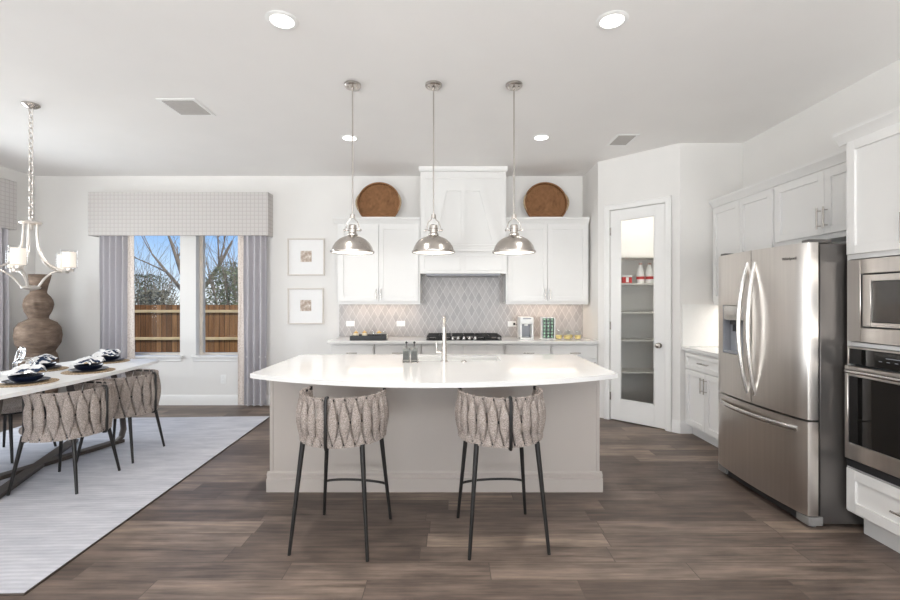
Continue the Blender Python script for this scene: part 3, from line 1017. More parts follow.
# faucet
fa_ = thing('faucet', 'tall brushed nickel pull-down faucet standing on the island', 'faucet', (-0.046, 3.535, 0.914))
m_ = MB().cyl((0, 0, 0), (0, 0, 0.012), 0.028, seg=24).cyl((0, 0, 0.012), (0, 0, 0.15), 0.0215, seg=24)
m_.build('faucet_body', 'nickel', fa_)
pts = [(0, 0, 0.14), (0, 0, 0.2)] + [(0, 0.085 - 0.085 * math.cos(a), 0.265 + 0.085 * math.sin(a)) for a in [PI * k / 14 for k in range(14)]] + [(0, 0.17, 0.25), (0, 0.17, 0.22)]
MB().tube(pts, 0.0135, 14).build('spout', 'nickel', fa_)
MB().cyl((0, 0.17, 0.13), (0, 0.17, 0.225), 0.018, 0.0155, seg=16).build('spray_head', 'nickel', fa_)
m_ = MB().cyl((-0.02, 0, 0.075), (-0.062, 0, 0.078), 0.013, seg=12).cyl((-0.055, 0, 0.078), (-0.062, 0.0, 0.15), 0.0055, 0.004, seg=10)
m_.build('handle', 'nickel', fa_)
tag(MB().cyl((0, 0, 0), (0, 0, 0.008), 0.022, seg=20).cyl((0, 0, 0.008), (0, 0, 0.014), 0.013, seg=20).build('air_switch', 'nickel', None, loc=(0.11, 3.53, 0.914)), 'small round nickel button on the island beside the faucet', 'button')

# soap set
hd = thing('soap_caddy', 'low wire caddy on the island holding two soap bottles', 'caddy', (-0.308, 3.50, 0.914))
m_ = MB().box(-0.064, 0.064, -0.034, 0.034, 0, 0.005, 0.002)
m_.build('tray', 'nickel', hd)
m_ = MB().tube([(x, y, 0.022) for x, y in rrect(-0.062, 0.062, -0.032, 0.032, 0.01, 3)], 0.002, 6, True)
for x in (-0.06, 0.06):
    for y in (-0.03, 0.03):
        m_.cyl((x, y, 0.004), (x, y, 0.022), 0.002, seg=6)
m_.build('rail', 'nickel', hd)
for x, lab in ((-0.031, 'square grey soap bottle in the caddy, on the framed-prints side'), (0.031, 'square grey soap bottle in the caddy, nearer the faucet')):
    b = thing('soap_bottle', lab, 'bottle', (-0.308 + x, 3.50, 0.9195), group='soap bottles on the island')
    m_ = MB().prism(rrect(-0.025, 0.025, -0.025, 0.025, 0.006, 3), 0, 0.105, 0.004, 2).cyl((0, 0, 0.105), (0, 0, 0.12), 0.008, seg=12)
    m_.build('bottle_body', 'soap_bottle', b)
    MB().box(-0.02, 0.02, -0.0262, -0.0252, 0.018, 0.085).build('label', 'soap_label', b)
    MB().cyl((0, 0, 0.12), (0, 0, 0.145), 0.003, seg=8).sphere((0, 0, 0.15), 0.010, seg=12).build('pump', 'bottle_black', b)

# ------------------------------------------------------------------ woven chairs and stools
def weave(Rad, z0, z1, half, n):
    """braided barrel back about the z axis, open towards +y; leaf straps outside, waisted straps behind them"""
    m_ = MB()
    bm = m_.bm
    pitch = 2 * half / n
    ns, nu = 12, 10
    def strap(th, kind, tilt):
        rings = []
        for i in range(ns + 1):
            tt = i / ns
            s = math.sin(PI * tt)
            end = min(1.0, (min(tt, 1 - tt) + 0.012) / 0.07) ** 0.5
            if kind == 'leaf':
                hw = pitch * (0.10 + 0.335 * s ** 1.5)
                r0 = Rad - 0.008 + 0.026 * s
                th_c = th + tilt * pitch * (tt - 0.5)
                t_out, t_in = 0.016 * end, 0.013 * end
            else:
                hw = pitch * (0.475 - 0.37 * s ** 1.4)
                r0 = Rad + 0.009 - 0.026 * s
                th_c = th + tilt * pitch * (tt - 0.5)
                t_out, t_in = 0.015 * end, 0.013 * end
            z = z0 + (z1 - z0) * tt
            ring = []
            for k in range(nu):
                a = 2 * PI * k / nu
                ca, sa = math.cos(a), math.sin(a)
                ang = th_c + hw * (abs(ca) ** 0.8) * (1 if ca > 0 else -1)
                rr = r0 + (t_out * sa if sa > 0 else t_in * sa)
                ring.append(bm.verts.new((rr * math.sin(ang), -rr * math.cos(ang), z)))
            rings.append(ring)
        for a, b in zip(rings, rings[1:]):
            for k in range(nu):
                bm.faces.new((a[k], a[(k + 1) % nu], b[(k + 1) % nu], b[k]))
        bm.faces.new(rings[0][::-1])
        bm.faces.new(rings[-1])
    for i in range(n):
        strap(-half + pitch * (i + 0.5), 'leaf', -0.16)
    for i in range(n + 1):
        strap(-half + pitch * i, 'tie', 0.10)
    return m_


def arc(Rad, z, half, n=36):
    return [(Rad * math.sin(-half + 2 * half * i / n), -Rad * math.cos(-half + 2 * half * i / n), z) for i in range(n + 1)]


def woven_seat(name, label, cat, group, z0, z1, seat_z, leg_top, footrest):
    c = thing(name, label, cat, group=group)
    Rad, half = (0.236, R(101)) if footrest else (0.258, R(112))
    wb = weave(Rad, z0, z1, half, 14 if footrest else 13).build('woven_back', 'boucle', c)
    m_ = MB()
    for z in (z0 + 0.014, (z0 + z1) / 2, z1 - 0.014):
        m_.tube(arc(Rad + (0.006 if z == (z0 + z1) / 2 else 0.0), z, half + 0.05), 0.0075, 8)
    m_.build('frame_rail', 'black_metal', c)
    for a in (-half - 0.07, 0.0, half + 0.07):
        rr = Rad + (0.033 if a == 0 else 0.004)
        x, y = rr * math.sin(a), -rr * math.cos(a)
        m_ = MB().tube([(x * 0.9, y * 0.9, z0 - 0.004), (x * 0.97, y * 0.97, z0 - 0.004), (x, y, z0 + 0.02), (x, y, z1 - 0.02), (x * 0.97, y * 0.97, z1 + 0.003), (x * 0.9, y * 0.9, z1 + 0.003)] if a == 0 else [(x, y, z0 - 0.01), (x, y, z1 + 0.002)], 0.0095, 8)
        m_.build('upright', 'black_metal', c)
    MB().prism(rrect(-0.205, 0.205, -0.19, 0.245, 0.12, 8), seat_z - 0.052, seat_z, 0.02, 3).build('seat', 'boucle', c)
    MB().prism(rrect(-0.19, 0.19, -0.175, 0.225, 0.11, 8), seat_z - 0.066, seat_z - 0.053).build('seat_frame', 'black_metal', c)
    tx, ty, bx, by = 0.172, 0.175, 0.222, 0.236
    for sx in (-1, 1):
        for sy in (-1, 1):
            MB().cyl((sx * bx, sy * by, 0.0), (sx * tx, sy * ty, seat_z - 0.06), 0.0095, 0.0145, seg=12).build('leg', 'black_metal', c)
    if footrest:
        zf = 0.225
        u = zf / (seat_z - 0.08)
        fx, fy = bx + (tx - bx) * u, by + (ty - by) * u
        pts = [(fx * math.cos(a), fy + 0.055 * math.sin(a), zf) for a in [PI * k / 16 for k in range(17)]]
        MB().tube(pts, 0.008, 8).build('footrest', 'black_metal', c)
    return c


st1 = woven_seat('bar_stool', 'woven greige counter stool at the island, nearer the dining table', 'bar stool', 'counter stools at the island', 0.598, 0.868, 0.665, 0.6, True)
st1.location = (-0.632, 2.675, 0)
st1.rotation_euler = (0, 0, R(-7.5))
copy_tree(st1, (0.298, 2.685, 0), R(6.5), 'woven greige counter stool at the island, nearer the refrigerator')

RUG_T = 0.012
ch = woven_seat('dining_chair', 'woven greige dining chair in front, on the island side of the table', 'dining chair', 'woven dining chairs', 0.385, 0.728, 0.465, 0.4, False)
ch.location = (-2.915, 3.43, RUG_T)
ch.rotation_euler = (0, 0, R(92.5))
copy_tree(ch, (-2.94, 4.04, RUG_T), R(92), 'woven greige dining chair nearer the windows, on the island side of the table')
copy_tree(ch, (-3.94, 3.40, RUG_T), R(-87.5), 'woven dining chair across the table, half out of view, facing the front chair')
copy_tree(ch, (-3.97, 4.04, RUG_T), R(-87.5), 'woven dining chair across the table beside the clay vase')

# ------------------------------------------------------------------ rug and dining table
o = MB().box(-1.30, 1.30, -1.655, 1.60, 0, RUG_T - 0.002, 0.003).build('area_rug', 'rug_wool')
tag(o, 'pale blue-grey ribbed rug under the dining table', 'rug')
o.location = (-3.385, 3.735, 0)
o.rotation_euler = (0, 0, R(2.3))
MB().tube([(x, y, 0.005) for x, y in ((-1.3, -1.655), (1.3, -1.655), (1.3, 1.6), (-1.3, 1.6))], 0.006, 6, True).build('edge_binding', 'dark_bronze', o)

TB = thing('dining_table', 'white boat-shaped dining table on a dark crossed metal base', 'table', (-3.42, 3.74, RUG_T), R(2.5))
hl, hwid, hend = 1.05, 0.50, 0.40
poly = []
for i in range(25):
    v = -1 + 2 * i / 24
    poly.append(((hend + (hwid - hend) * (1 - v * v)) * (1.0 if abs(v) < 0.88 else math.sqrt(1 - 0.35 * ((abs(v) - 0.88) / 0.12) ** 2)), v * hl))
poly = poly + [(-x, y) for x, y in reversed(poly)]
MB().prism(poly, 0.735, 0.762, 0.006, 2).build('tabletop', 'table_top', TB)
for s in (-1, 1):
    d = Vector((0.23 * s, 0.66, 0))
    p = Vector((-d.y, d.x, 0)).normalized() * 0.045
    q0, q1 = -d, d
    m_ = MB()
    m_.prism([(q0 + p).to_2d()[:], (q0 - p).to_2d()[:], (q1 - p).to_2d()[:], (q1 + p).to_2d()[:]], 0.0, 0.03 + 0.0005 * s, 0.004)
    m_.build('floor_rail', 'dark_bronze', TB)
    for e in (-1, 1):
        b0 = d * e
        pts = [b0 * 0.94 + Vector((0, 0, 0.016)), b0 + Vector((0, 0, 0.05)), b0 * 1.03 + Vector((0, 0, 0.12)), b0 * 0.99 + Vector((0, 0, 0.42)), b0 * 0.86 + Vector((0, 0, 0.735))]
        pp = []
        for i in range(len(pts) - 1):
            for k in range(5):
                pp.append(pts[i].lerp(pts[i + 1], k / 5))
        pp.append(pts[-1])
        MB().tube(pp, 0.02, 10, flat=(0.075, 0.032)).build('leg', 'dark_bronze', TB)
TZ = 0.762 + RUG_T

settings = [((-3.20, 3.40), 'on the table before the front chair', 10), ((-3.17, 3.95), 'on the table before the chair nearer the windows', -8),
            ((-3.66, 4.03), 'across the table beside the clay vase', 25), ((-3.47, 4.56), 'at the window end of the table', 5), ((-3.70, 3.42), 'across the table opposite the front chair', 15)]


def napkin_mesh(seed):
    m_ = MB()
    bm = m_.bm
    n = 16
    grid = []
    for top in (1, 0):
        for i in range(n + 1):
            for j in range(n + 1):
                u, v = i / n * 2 - 1, j / n * 2 - 1
                x = u * (0.098 + 0.02 * mnoise.noise((v * 1.3, seed, 0.2)))
                y = v * (0.078 + 0.012 * mnoise.noise((u * 1.7, seed + 3, 0.5)))
                h = 0.042 * math.exp(-(u * u * 0.7 + v * v * 1.0)) + 0.022 * mnoise.noise((u * 2.2 + seed, v * 3.1, 0.7)) + 0.01 * math.sin(5 * v + seed)
                edge = max(abs(u), abs(v))
                z = 0.012 + max(0.0, h) - (0.012 * max(0, edge - 0.75) / 0.25)
                if not top:
                    z = max(z - 0.005, -0.002) * 0.0 + (z - 0.005)
                grid.append(bm.verts.new((x, y, z)))
    N = (n + 1) * (n + 1)
    for i in range(n):
        for j in range(n):
            a, b, c_, d = i * (n + 1) + j, (i + 1) * (n + 1) + j, (i + 1) * (n + 1) + j + 1, i * (n + 1) + j + 1
            bm.faces.new([grid[k] for k in (a, b, c_, d)])
            bm.faces.new([grid[N + k] for k in (d, c_, b, a)])
    rim = [i * (n + 1) for i in range(n + 1)] + [n * (n + 1) + j for j in range(1, n + 1)] + [i * (n + 1) + n for i in range(n - 1, -1, -1)] + [j for j in range(n - 1, 0, -1)]
    for a, b in zip(rim, rim[1:] + rim[:1]):
        bm.faces.new((grid[a], grid[N + a], grid[N + b], grid[b]))
    return m_


first = None
for k, ((x, y), where, ang) in enumerate(settings):
    if first is None:
        pm = MB().lathe([(0, 0), (0.185, 0), (0.19, 0.003), (0.185, 0.006), (0, 0.006)], seg=40).build('placemat', 'jute')
        tag(pm, '', 'placemat', 'placemats on the dining table')
        pl = MB().lathe([(0, 0.0), (0.085, 0.0), (0.135, 0.014), (0.14, 0.016), (0.137, 0.019), (0.085, 0.006), (0, 0.006)], seg=40).build('dinner_plate', 'navy_ceramic')
        tag(pl, '', 'plate', 'dark plates on the placemats')
        bw_ = MB().lathe([(0, 0.0), (0.055, 0.0), (0.090, 0.018), (0.104, 0.046), (0.101, 0.046), (0.086, 0.02), (0.053, 0.006), (0, 0.006)], seg=36).build('bowl', 'navy_ceramic')
        tag(bw_, '', 'bowl', 'navy bowls on the plates')
        first = (pm, pl, bw_)
    else:
        pm, pl, bw_ = (copy_tree(q) for q in first)
    pm.location = (x, y, TZ)
    pl.location = (x, y, TZ + 0.006)
    bw_.location = (x, y, TZ + 0.012)
    pm['label'] = 'round woven tan placemat ' + where
    pl['label'] = 'dark navy plate on the placemat ' + where
    bw_['label'] = 'navy bowl with napkin ' + where
    nk = napkin_mesh(k * 5.3).build('napkin', 'napkin_cloth')
    tag(nk, 'white navy-printed napkin in the bowl ' + where, 'napkin', 'napkins in the bowls')
    nk.location = (x, y, TZ + 0.073)
    nk.rotation_euler = (R(4), R(-3), R(ang))

# clear glass knot
G = thing('glass_knot', 'clear glass knot sculpture of two linked rings on the dining table', 'ornament', (-3.56, 3.76, TZ))
pts = [(0.056 * math.cos(a), 0.02 * math.sin(a * 2), 0.074 + 0.056 * math.sin(a)) for a in [2 * PI * k / 40 for k in range(40)]]
MB().tube(pts, 0.0165, 12, True).xform(Matrix.Rotation(R(25), 4, 'Z')).build('ring', 'solid_glass', G)
pts = [(0.052 * math.cos(a), 0.014 * math.sin(a), 0.052 * math.sin(a)) for a in [2 * PI * k / 40 for k in range(40)]]
MB().tube(pts, 0.0185, 12, True).xform(Matrix.Translation((-0.03, 0.0, 0.165)) @ Matrix.Rotation(R(-35), 4, 'Z')).build('ring', 'solid_glass', G)

# ------------------------------------------------------------------ clay vase
prof = [(0, 0.0), (0.17, 0.0), (0.19, 0.02), (0.25, 0.30), (0.262, 0.50), (0.255, 0.66), (0.235, 0.73), (0.212, 0.765), (0.225, 0.79), (0.285, 0.87), (0.302, 0.97), (0.288, 1.06),
        (0.235, 1.125), (0.15, 1.16), (0.128, 1.175), (0.135, 1.205), (0.172, 1.265), (0.190, 1.34), (0.180, 1.40), (0.150, 1.445), (0.112, 1.478), (0.104, 1.50), (0.11, 1.56), (0.128, 1.65), (0.138, 1.71), (0.128, 1.712), (0.116, 1.65), (0.098, 1.56), (0.09, 1.50), (0, 1.46)]
# densify the profile
dp = []
for (r0, z0), (r1, z1) in zip(prof, prof[1:]):
    k = max(1, int(abs(z1 - z0) / 0.025))
    for i in range(k):
        dp.append((r0 + (r1 - r0) * i / k, z0 + (z1 - z0) * i / k))
dp.append(prof[-1])
dp = [(r * 0.75, z) for r, z in dp]
m_ = MB().lathe(dp, seg=56)
for v in m_.bm.verts:
    a = math.atan2(v.co.y, v.co.x)
    z = v.co.z
    r = math.hypot(v.co.x, v.co.y)
    if r > 1e-4:
        f = 1.0
        if 1.2 < z < 1.46:
            f += 0.045 * math.sin(13 * a + 26 * z) * math.sin(PI * (z - 1.2) / 0.26)
        f += 0.02 * mnoise.noise((v.co.x * 4, v.co.y * 4, z * 5))
        v.co.x *= f
        v.co.y *= f
    if z > 1.47:
        v.co.x += 0.25 * (z - 1.47) * (0.30 + 0.2 * math.cos(a))
vz = m_.build('floor_vase', 'clay')
tag(vz, 'tall gourd-shaped brown clay vase standing in the corner by the curtains', 'vase')
vz.location = (-5.03, 5.50, 0)

# ------------------------------------------------------------------ curtains and valances
def curtain(label, x0, x1, loc, rz, band_side, folds, seed, zt=2.28, zb=0.015):
    C = thing('curtain_panel', label, 'curtain', loc, rz, 'grey curtains')
    def strip(a, b, n, nf, amp, seed, y=0.0):
        m_ = MB()
        bm = m_.bm
        nz_ = 10
        rows = []
        for lay in (0.0, 0.005):
            for j in range(nz_ + 1):
                tz = j / nz_
                z = zt + (zb - zt) * tz
                row = []
                for i in range(n + 1):
                    u = i / n
                    ph = 2 * PI * nf * u + 0.5 * mnoise.noise((seed, tz * 2, 0.1))
                    yy = y + amp * (0.75 + 0.35 * tz) * math.sin(ph + 0.35 * math.sin(ph)) + 0.010 * mnoise.noise((u * 5 + seed, tz * 2.5, 0.3)) + lay
                    xx = a + (b - a) * u + 0.006 * mnoise.noise((u * 3, tz * 3, seed))
                    row.append(bm.verts.new((xx, yy, z)))
                rows.append(row)
        N = nz_ + 1
        for j in range(nz_):
            for i in range(n):
                bm.faces.new((rows[j][i], rows[j][i + 1], rows[j + 1][i + 1], rows[j + 1][i]))
                bm.faces.new((rows[N + j][i + 1], rows[N + j][i], rows[N + j + 1][i], rows[N + j + 1][i + 1]))
            for i in (0, n):
                bm.faces.new((rows[j][i], rows[j + 1][i], rows[N + j + 1][i], rows[N + j][i]))
        for i in range(n):
            for j in (0, nz_):
                bm.faces.new((rows[j][i], rows[j][i + 1], rows[N + j][i + 1], rows[N + j][i]))
        return m_
    bw = 0.085
    if band_side > 0:
        strip(x0, x1 - bw, 90, folds, 0.046, seed).build('fabric', 'curtain_fabric', C)
        strip(x1 - bw, x1, 8, 0.12, 0.01, seed + 2, 0.015).build('edge_band', 'band_fabric', C)
    else:
        strip(x0 + bw, x1, 90, folds, 0.046, seed).build('fabric', 'curtain_fabric', C)
        strip(x0, x0 + bw, 8, 0.12, 0.01, seed + 2, 0.015).build('edge_band', 'band_fabric', C)
    return C


curtain('grey curtain with tan edge band, between clay vase and window', -4.60, -4.165, (0, 5.915, 0), 0, 1, 4.2, 1.0)
curtain('grey curtain with tan edge band, between window and framed prints', -2.795, -2.405, (0, 5.915, 0), 0, -1, 3.6, 4.0)
curtain('grey curtain on the left wall beside the clay vase', 0.0, 0.5, (LX + 0.095, 5.02, 0), R(90), -1, 5, 8.0)


def valance(label, x0, x1, loc, rz, z0, z1):
    V = thing('valance', label, 'valance', loc, rz, 'checked window valances')
    dep = 0.163
    m_ = MB().box(x0, x1, -dep, -dep + 0.02, z0, z1, 0.004).box(x0, x0 + 0.02, -dep + 0.02, -0.001, z0, z1, 0.003).box(x1 - 0.02, x1, -dep + 0.02, -0.001, z0, z1, 0.003)
    m_.build('fabric_face', 'check_fabric', V)
    MB().box(x0 + 0.02, x1 - 0.02, -dep + 0.02, -0.001, z1 - 0.02, z1 - 0.001).build('top_board', 'check_fabric', V)
    MB().box(x0 + 0.03, x1 - 0.03, -0.11, -0.085, z0 + 0.06, z0 + 0.085).build('curtain_track', 'white_plastic', V)
    return V


valance('grey checked box valance across the two back windows', -4.70, -2.36, (0, BX, 0), 0, 2.236, 2.80)
valance('grey checked box valance on the left wall', -1.15, 1.15, (LX, 4.43, 0), R(90), 2.265, 2.86)

# ------------------------------------------------------------------ framed prints, outlets
def frame(label, x, z, s=0.247):
    f = thing('framed_print', label, 'picture', (x, BX, z), group='small framed prints')
    b = 0.018
    m_ = MB().box(-s, s, -0.03, -0.001, s - b, s, 0.002).box(-s, s, -0.03, -0.001, -s, -s + b, 0.002).box(-s, -s + b, -0.03, -0.001, -s + b, s - b, 0.002).box(s - b, s, -0.03, -0.001, -s + b, s - b, 0.002)
    m_.build('frame', 'pale_frame', f)
    MB().box(-s + b, s - b, -0.012, -0.001, -s + b, s - b).build('mat_board', 'picture_white', f)
    MB().box(-0.075, 0.072, -0.0135, -0.0122, -0.065, 0.082).build('print', 'print_beige', f)
    return f


frame('white framed print with a small beige sketch, upper of the two', -1.913, 1.972)
frame('white framed print with a small beige sketch, lower of the two', -1.918, 1.318, 0.24)


def outlet(label, loc, rz=0, horiz=True, y=0.0):
    o = thing('wall_outlet', label, 'outlet', loc, rz, 'white wall outlets')
    w, h = (0.057, 0.036) if horiz else (0.036, 0.058)
    MB().box(-w, w, -0.006, -0.0005, -h, h, 0.002).build('cover_plate', 'white_plastic', o)
    for s in (-1, 1):
        m_ = MB().box(*((s * 0.028 - 0.02, s * 0.028 + 0.02, -0.0085, -0.006, -0.026, 0.026) if horiz else (-0.018, 0.018, -0.0085, -0.006, s * 0.024 - 0.018, s * 0.024 + 0.018)), 0.002)
        m_.build('socket', 'white_ceramic', o)
    return o


outlet('white outlet on the tile above the black condiment tray', (-1.325, BX - 0.008, 1.085))
outlet('white outlet on the tile between condiment tray and cooktop', (-0.655, BX - 0.008, 1.085))
outlet('white outlet on the tile with the coffee machine plugged in', (0.825, BX - 0.008, 1.082))
outlet('white outlet low on the wall under the window', (-3.02, BX, 0.345), horiz=False)

# ------------------------------------------------------------------ ceiling fittings
DL = None
for x, y, lab in ((-0.99, 2.652, 'round recessed ceiling light nearest the dining side, in the front row'), (0.955, 2.652, 'round recessed ceiling light nearest the fridge, in the front row'),
                  (-1.02, 4.575, 'round recessed ceiling light behind the first pendant, near the wall cabinets'), (0.925, 4.56, 'round recessed ceiling light behind the third pendant, near the pantry'),
                  (-0.99, 0.5, 'round recessed ceiling light over the camera side'), (0.955, 0.5, 'round recessed ceiling light over the camera side'), (-3.4, 0.5, 'round recessed ceiling light over the camera side')):
    if DL is None:
        DL = thing('recessed_light', lab, 'ceiling light', (x, y, CEIL), group='recessed ceiling lights')
        MB().lathe([(0.068, -0.002), (0.092, -0.001), (0.094, -0.004), (0.080, -0.010), (0.068, -0.008), (0.068, -0.002)], seg=36).build('trim_ring', 'white_plastic', DL)
        MB().lathe([(0, -0.001), (0.068, -0.001), (0.068, -0.005), (0, -0.007)], seg=36).build('lens', 'lamp_glow', DL)
        light('downlight', 'AREA', (0, 0, -0.012), (0, 0, 0), DOWN_E, (1, 0.96, 0.91), 0.12, parent=DL, shape='DISK', spread=R(105))
    else:
        copy_tree(DL, (x, y, CEIL), label=lab)


def vent(label, x0, x1, y0, y1, n):
    v = thing('ceiling_vent', label, 'air vent', ((x0 + x1) / 2, (y0 + y1) / 2, CEIL), group='ceiling air vents')
    hx, hy, b = (x1 - x0) / 2, (y1 - y0) / 2, 0.028
    m_ = MB().box(-hx, hx, -hy, -hy + b, -0.008, -0.0005, 0.002).box(-hx, hx, hy - b, hy, -0.008, -0.0005, 0.002).box(-hx, -hx + b, -hy + b, hy - b, -0.008, -0.0005, 0.002).box(hx - b, hx, -hy + b, hy - b, -0.008, -0.0005, 0.002)
    m_.build('vent_frame', 'white_plastic', v)
    MB().box(-hx + b, hx - b, -hy + b, hy - b, -0.003, -0.0005).build('vent_back', 'vent_grey', v)
    m_ = MB()
    for k in range(n):
        yy = -hy + b + (k + 0.5) * (2 * hy - 2 * b) / n
        m_.extrude_x([(yy - 0.008, -0.004), (yy + 0.004, -0.010), (yy + 0.005, -0.009), (yy - 0.007, -0.003)], -hx + b, hx - b)
    m_.build('louvre', 'vent_grey', v)


vent('white ceiling vent on the dining side of the room', -2.41, -2.09, 3.68, 4.02, 12)
vent('white ceiling vent by the pantry wall', 1.66, 1.89, 4.47, 4.80, 10)

# pendants over the island
PZ = 1.763
PD = thing('pendant_light', 'nickel dome pendant over the island, first from the dining side', 'pendant light', (-0.745, 3.44, PZ), group='pendants over the island')
prof = [(0.160, -0.004), (0.166, 0.0), (0.166, 0.010), (0.158, 0.013), (0.155, 0.020), (0.147, 0.045), (0.128, 0.075), (0.100, 0.100), (0.065, 0.118), (0.040, 0.126), (0.036, 0.130), (0.0, 0.130),
        ]
inner = [(0.0, 0.124), (0.036, 0.122), (0.063, 0.113), (0.097, 0.096), (0.125, 0.071), (0.143, 0.042), (0.150, 0.018), (0.156, 0.0)]
MB().lathe(prof, seg=48).build('shade', 'nickel', PD)
MB().lathe(inner, seg=48).build('shade_lining', 'under_shade_white', PD)
m_ = MB().lathe([(0, 0.129), (0.040, 0.129), (0.041, 0.14), (0.030, 0.150), (0.030, 0.178), (0.034, 0.180), (0.034, 0.188), (0.030, 0.190), (0.030, 0.205), (0.024, 0.212), (0.0, 0.214)], seg=28)
m_.build('socket_cap', 'nickel', PD)
for s in (-1, 1):
    m_ = MB().tube([(s * 0.030, 0, 0.168), (s * 0.046, 0, 0.170), (s * 0.050, 0, 0.200), (s * 0.040, 0, 0.232), (s * 0.018, 0, 0.252), (s * 0.014, 0, 0.285)], 0.0042, 8)
    m_.cyl((s * 0.042, 0, 0.170), (s * 0.058, 0, 0.170), 0.006, seg=10).sphere((s * 0.062, 0, 0.170), 0.009, seg=12)
    m_.build('yoke_arm', 'nickel', PD)
m_ = MB().cyl((0, 0, 0.262), (0, 0, 0.290), 0.018, seg=16).cyl((0, 0, 0.285), (0, 0, CEIL - PZ - 0.02), 0.0055, seg=10)
m_.build('rod', 'nickel', PD)
m_ = MB().lathe([(0, CEIL - PZ - 0.001), (0.064, CEIL - PZ - 0.001), (0.064, CEIL - PZ - 0.016), (0.055, CEIL - PZ - 0.026), (0.012, CEIL - PZ - 0.028), (0.010, CEIL - PZ - 0.04), (0, CEIL - PZ - 0.04)], seg=32)
for s in (-1, 1):
    m_.sphere((s * 0.035, -0.01, CEIL - PZ - 0.029), 0.007, seg=10)
m_.build('canopy', 'nickel', PD)
MB().sphere((0, 0, 0.055), 0.03, seg=16).cyl((0, 0, 0.08), (0, 0, 0.122), 0.014, seg=12).build('bulb', 'lamp_glow', PD)
light('pendant_bulb', 'POINT', (0, 0, 0.012), (0, 0, 0), 0.7, (1, 0.95, 0.88), 0.03, parent=PD)
copy_tree(PD, (-0.126, 3.44, PZ), label='nickel dome pendant over the island, in the middle of the row')
copy_tree(PD, (0.489, 3.44, PZ), label='nickel dome pendant over the island, nearest the pantry and fridge')

# chandelier
CZ = 1.49
CH = thing('chandelier', 'white metal chandelier with glass drum shades over the dining table', 'chandelier', (-3.53, 3.79, CZ))
m_ = MB().lathe([(0, CEIL - CZ - 0.001), (0.062, CEIL - CZ - 0.001), (0.062, CEIL - CZ - 0.012), (0.04, CEIL - CZ - 0.03), (0.012, CEIL - CZ - 0.04), (0, CEIL - CZ - 0.04)], seg=28)
m_.build('canopy', 'nickel', CH)
m_ = MB()
z = CEIL - CZ - 0.05
k = 0
while z > 0.60:
    pl_ = [(0.016 * math.cos(a), 0.0, z + 0.027 * math.sin(a)) if k % 2 == 0 else (0.0, 0.016 * math.cos(a), z + 0.027 * math.sin(a)) for a in [2 * PI * q / 12 for q in range(12)]]
    m_.tube(pl_, 0.0048, 6, True)
    z -= 0.043
    k += 1
m_.build('chain', 'bright_nickel', CH)
m_ = MB().lathe([(0, 0.60), (0.012, 0.60), (0.012, 0.575), (0.072, 0.570), (0.076, 0.560), (0.066, 0.548), (0.02, 0.545), (0.016, 0.5), (0.0, 0.5)], seg=28)
m_.build('column', 'bright_nickel', CH)
m_ = MB().lathe([(0, -0.01), (0.03, -0.005), (0.062, 0.008), (0.066, 0.02), (0.03, 0.03), (0, 0.032)], seg=24)
m_.build('bottom_hub', 'bright_nickel', CH)
for i in range(5):
    a = R(10 + 72 * i)
    ca, sa = math.cos(a), math.sin(a)
    P = lambda r, zz: (r * ca, r * sa, zz)
    m_ = MB().tube(bez(P(0.045, 0.555), P(0.05, 0.30), P(0.07, 0.22), P(0.235, 0.162), 18), 0.0085, 8)
    m_.tube(bez(P(0.235, 0.162), P(0.13, 0.15), P(0.10, 0.09), P(0.055, 0.012), 14), 0.007, 8)
    m_.cyl(P(0.225, 0.160), P(0.29, 0.160), 0.010, seg=10)
    arm = m_.build('arm', 'bright_nickel', CH)
    m_ = MB().lathe([(0, 0.150), (0.030, 0.152), (0.034, 0.165), (0.034, 0.178), (0, 0.180)], (0.285 * ca, 0.285 * sa, 0), 20)
    m_.build('holder', 'bright_nickel', arm)
    sh = MB().lathe([(0.034, 0.181), (0.056, 0.182), (0.058, 0.185), (0.058, 0.335), (0.0555, 0.335), (0.0555, 0.187), (0.034, 0.184)], (0.285 * ca, 0.285 * sa, 0), 32).build('shade', 'lamp_glass', CH)
    MB().lathe([(0, 0.186), (0.044, 0.188), (0.047, 0.19), (0.047, 0.318), (0.044, 0.318), (0.042, 0.20), (0, 0.198)], (0.285 * ca, 0.285 * sa, 0), 28).build('frosted_liner', 'warm_glow', sh)
    light('chandelier_bulb', 'POINT', (0.285 * ca, 0.285 * sa, 0.36), (0, 0, 0), 0.5, (1, 0.93, 0.84), 0.03, parent=CH)

# ------------------------------------------------------------------ trays above the cabinets
def tray(label, x, rz_side):
    t_ = thing('wicker_tray', label, 'tray', (x, 5.905, 2.372), group='round wicker trays on the cabinets')
    tilt = Matrix.Translation((0, -0.02, 0.283)) @ Matrix.Rotation(R(82), 4, 'X')
    b = MB().lathe([(0, 0.0), (0.262, 0.0), (0.276, 0.012), (0.283, 0.045), (0.275, 0.05), (0.266, 0.046), (0.258, 0.016), (0, 0.012)], seg=56).build('tray_base', 'wicker', t_)
    b.matrix_local = tilt
    for s in (-1, 1):
        a0 = PI / 2 - s * PI / 2
        pts = [(0.276 * math.cos(a0 + q) + s * 0.012 * math.cos(q * 4.0), 0.277 * math.sin(a0 + q), 0.05 + 0.02 * math.cos(q * 4)) for q in [(-0.38 + 0.76 * k / 14) for k in range(15)]]
        h = MB().tube(pts, 0.011, 8).build('handle', 'jute', b)


tray('round brown wicker tray leaning above the cabinet next to the framed prints', -0.925, 0)
tray('round brown wicker tray leaning above the cabinet next to the pantry', 1.245, 0)

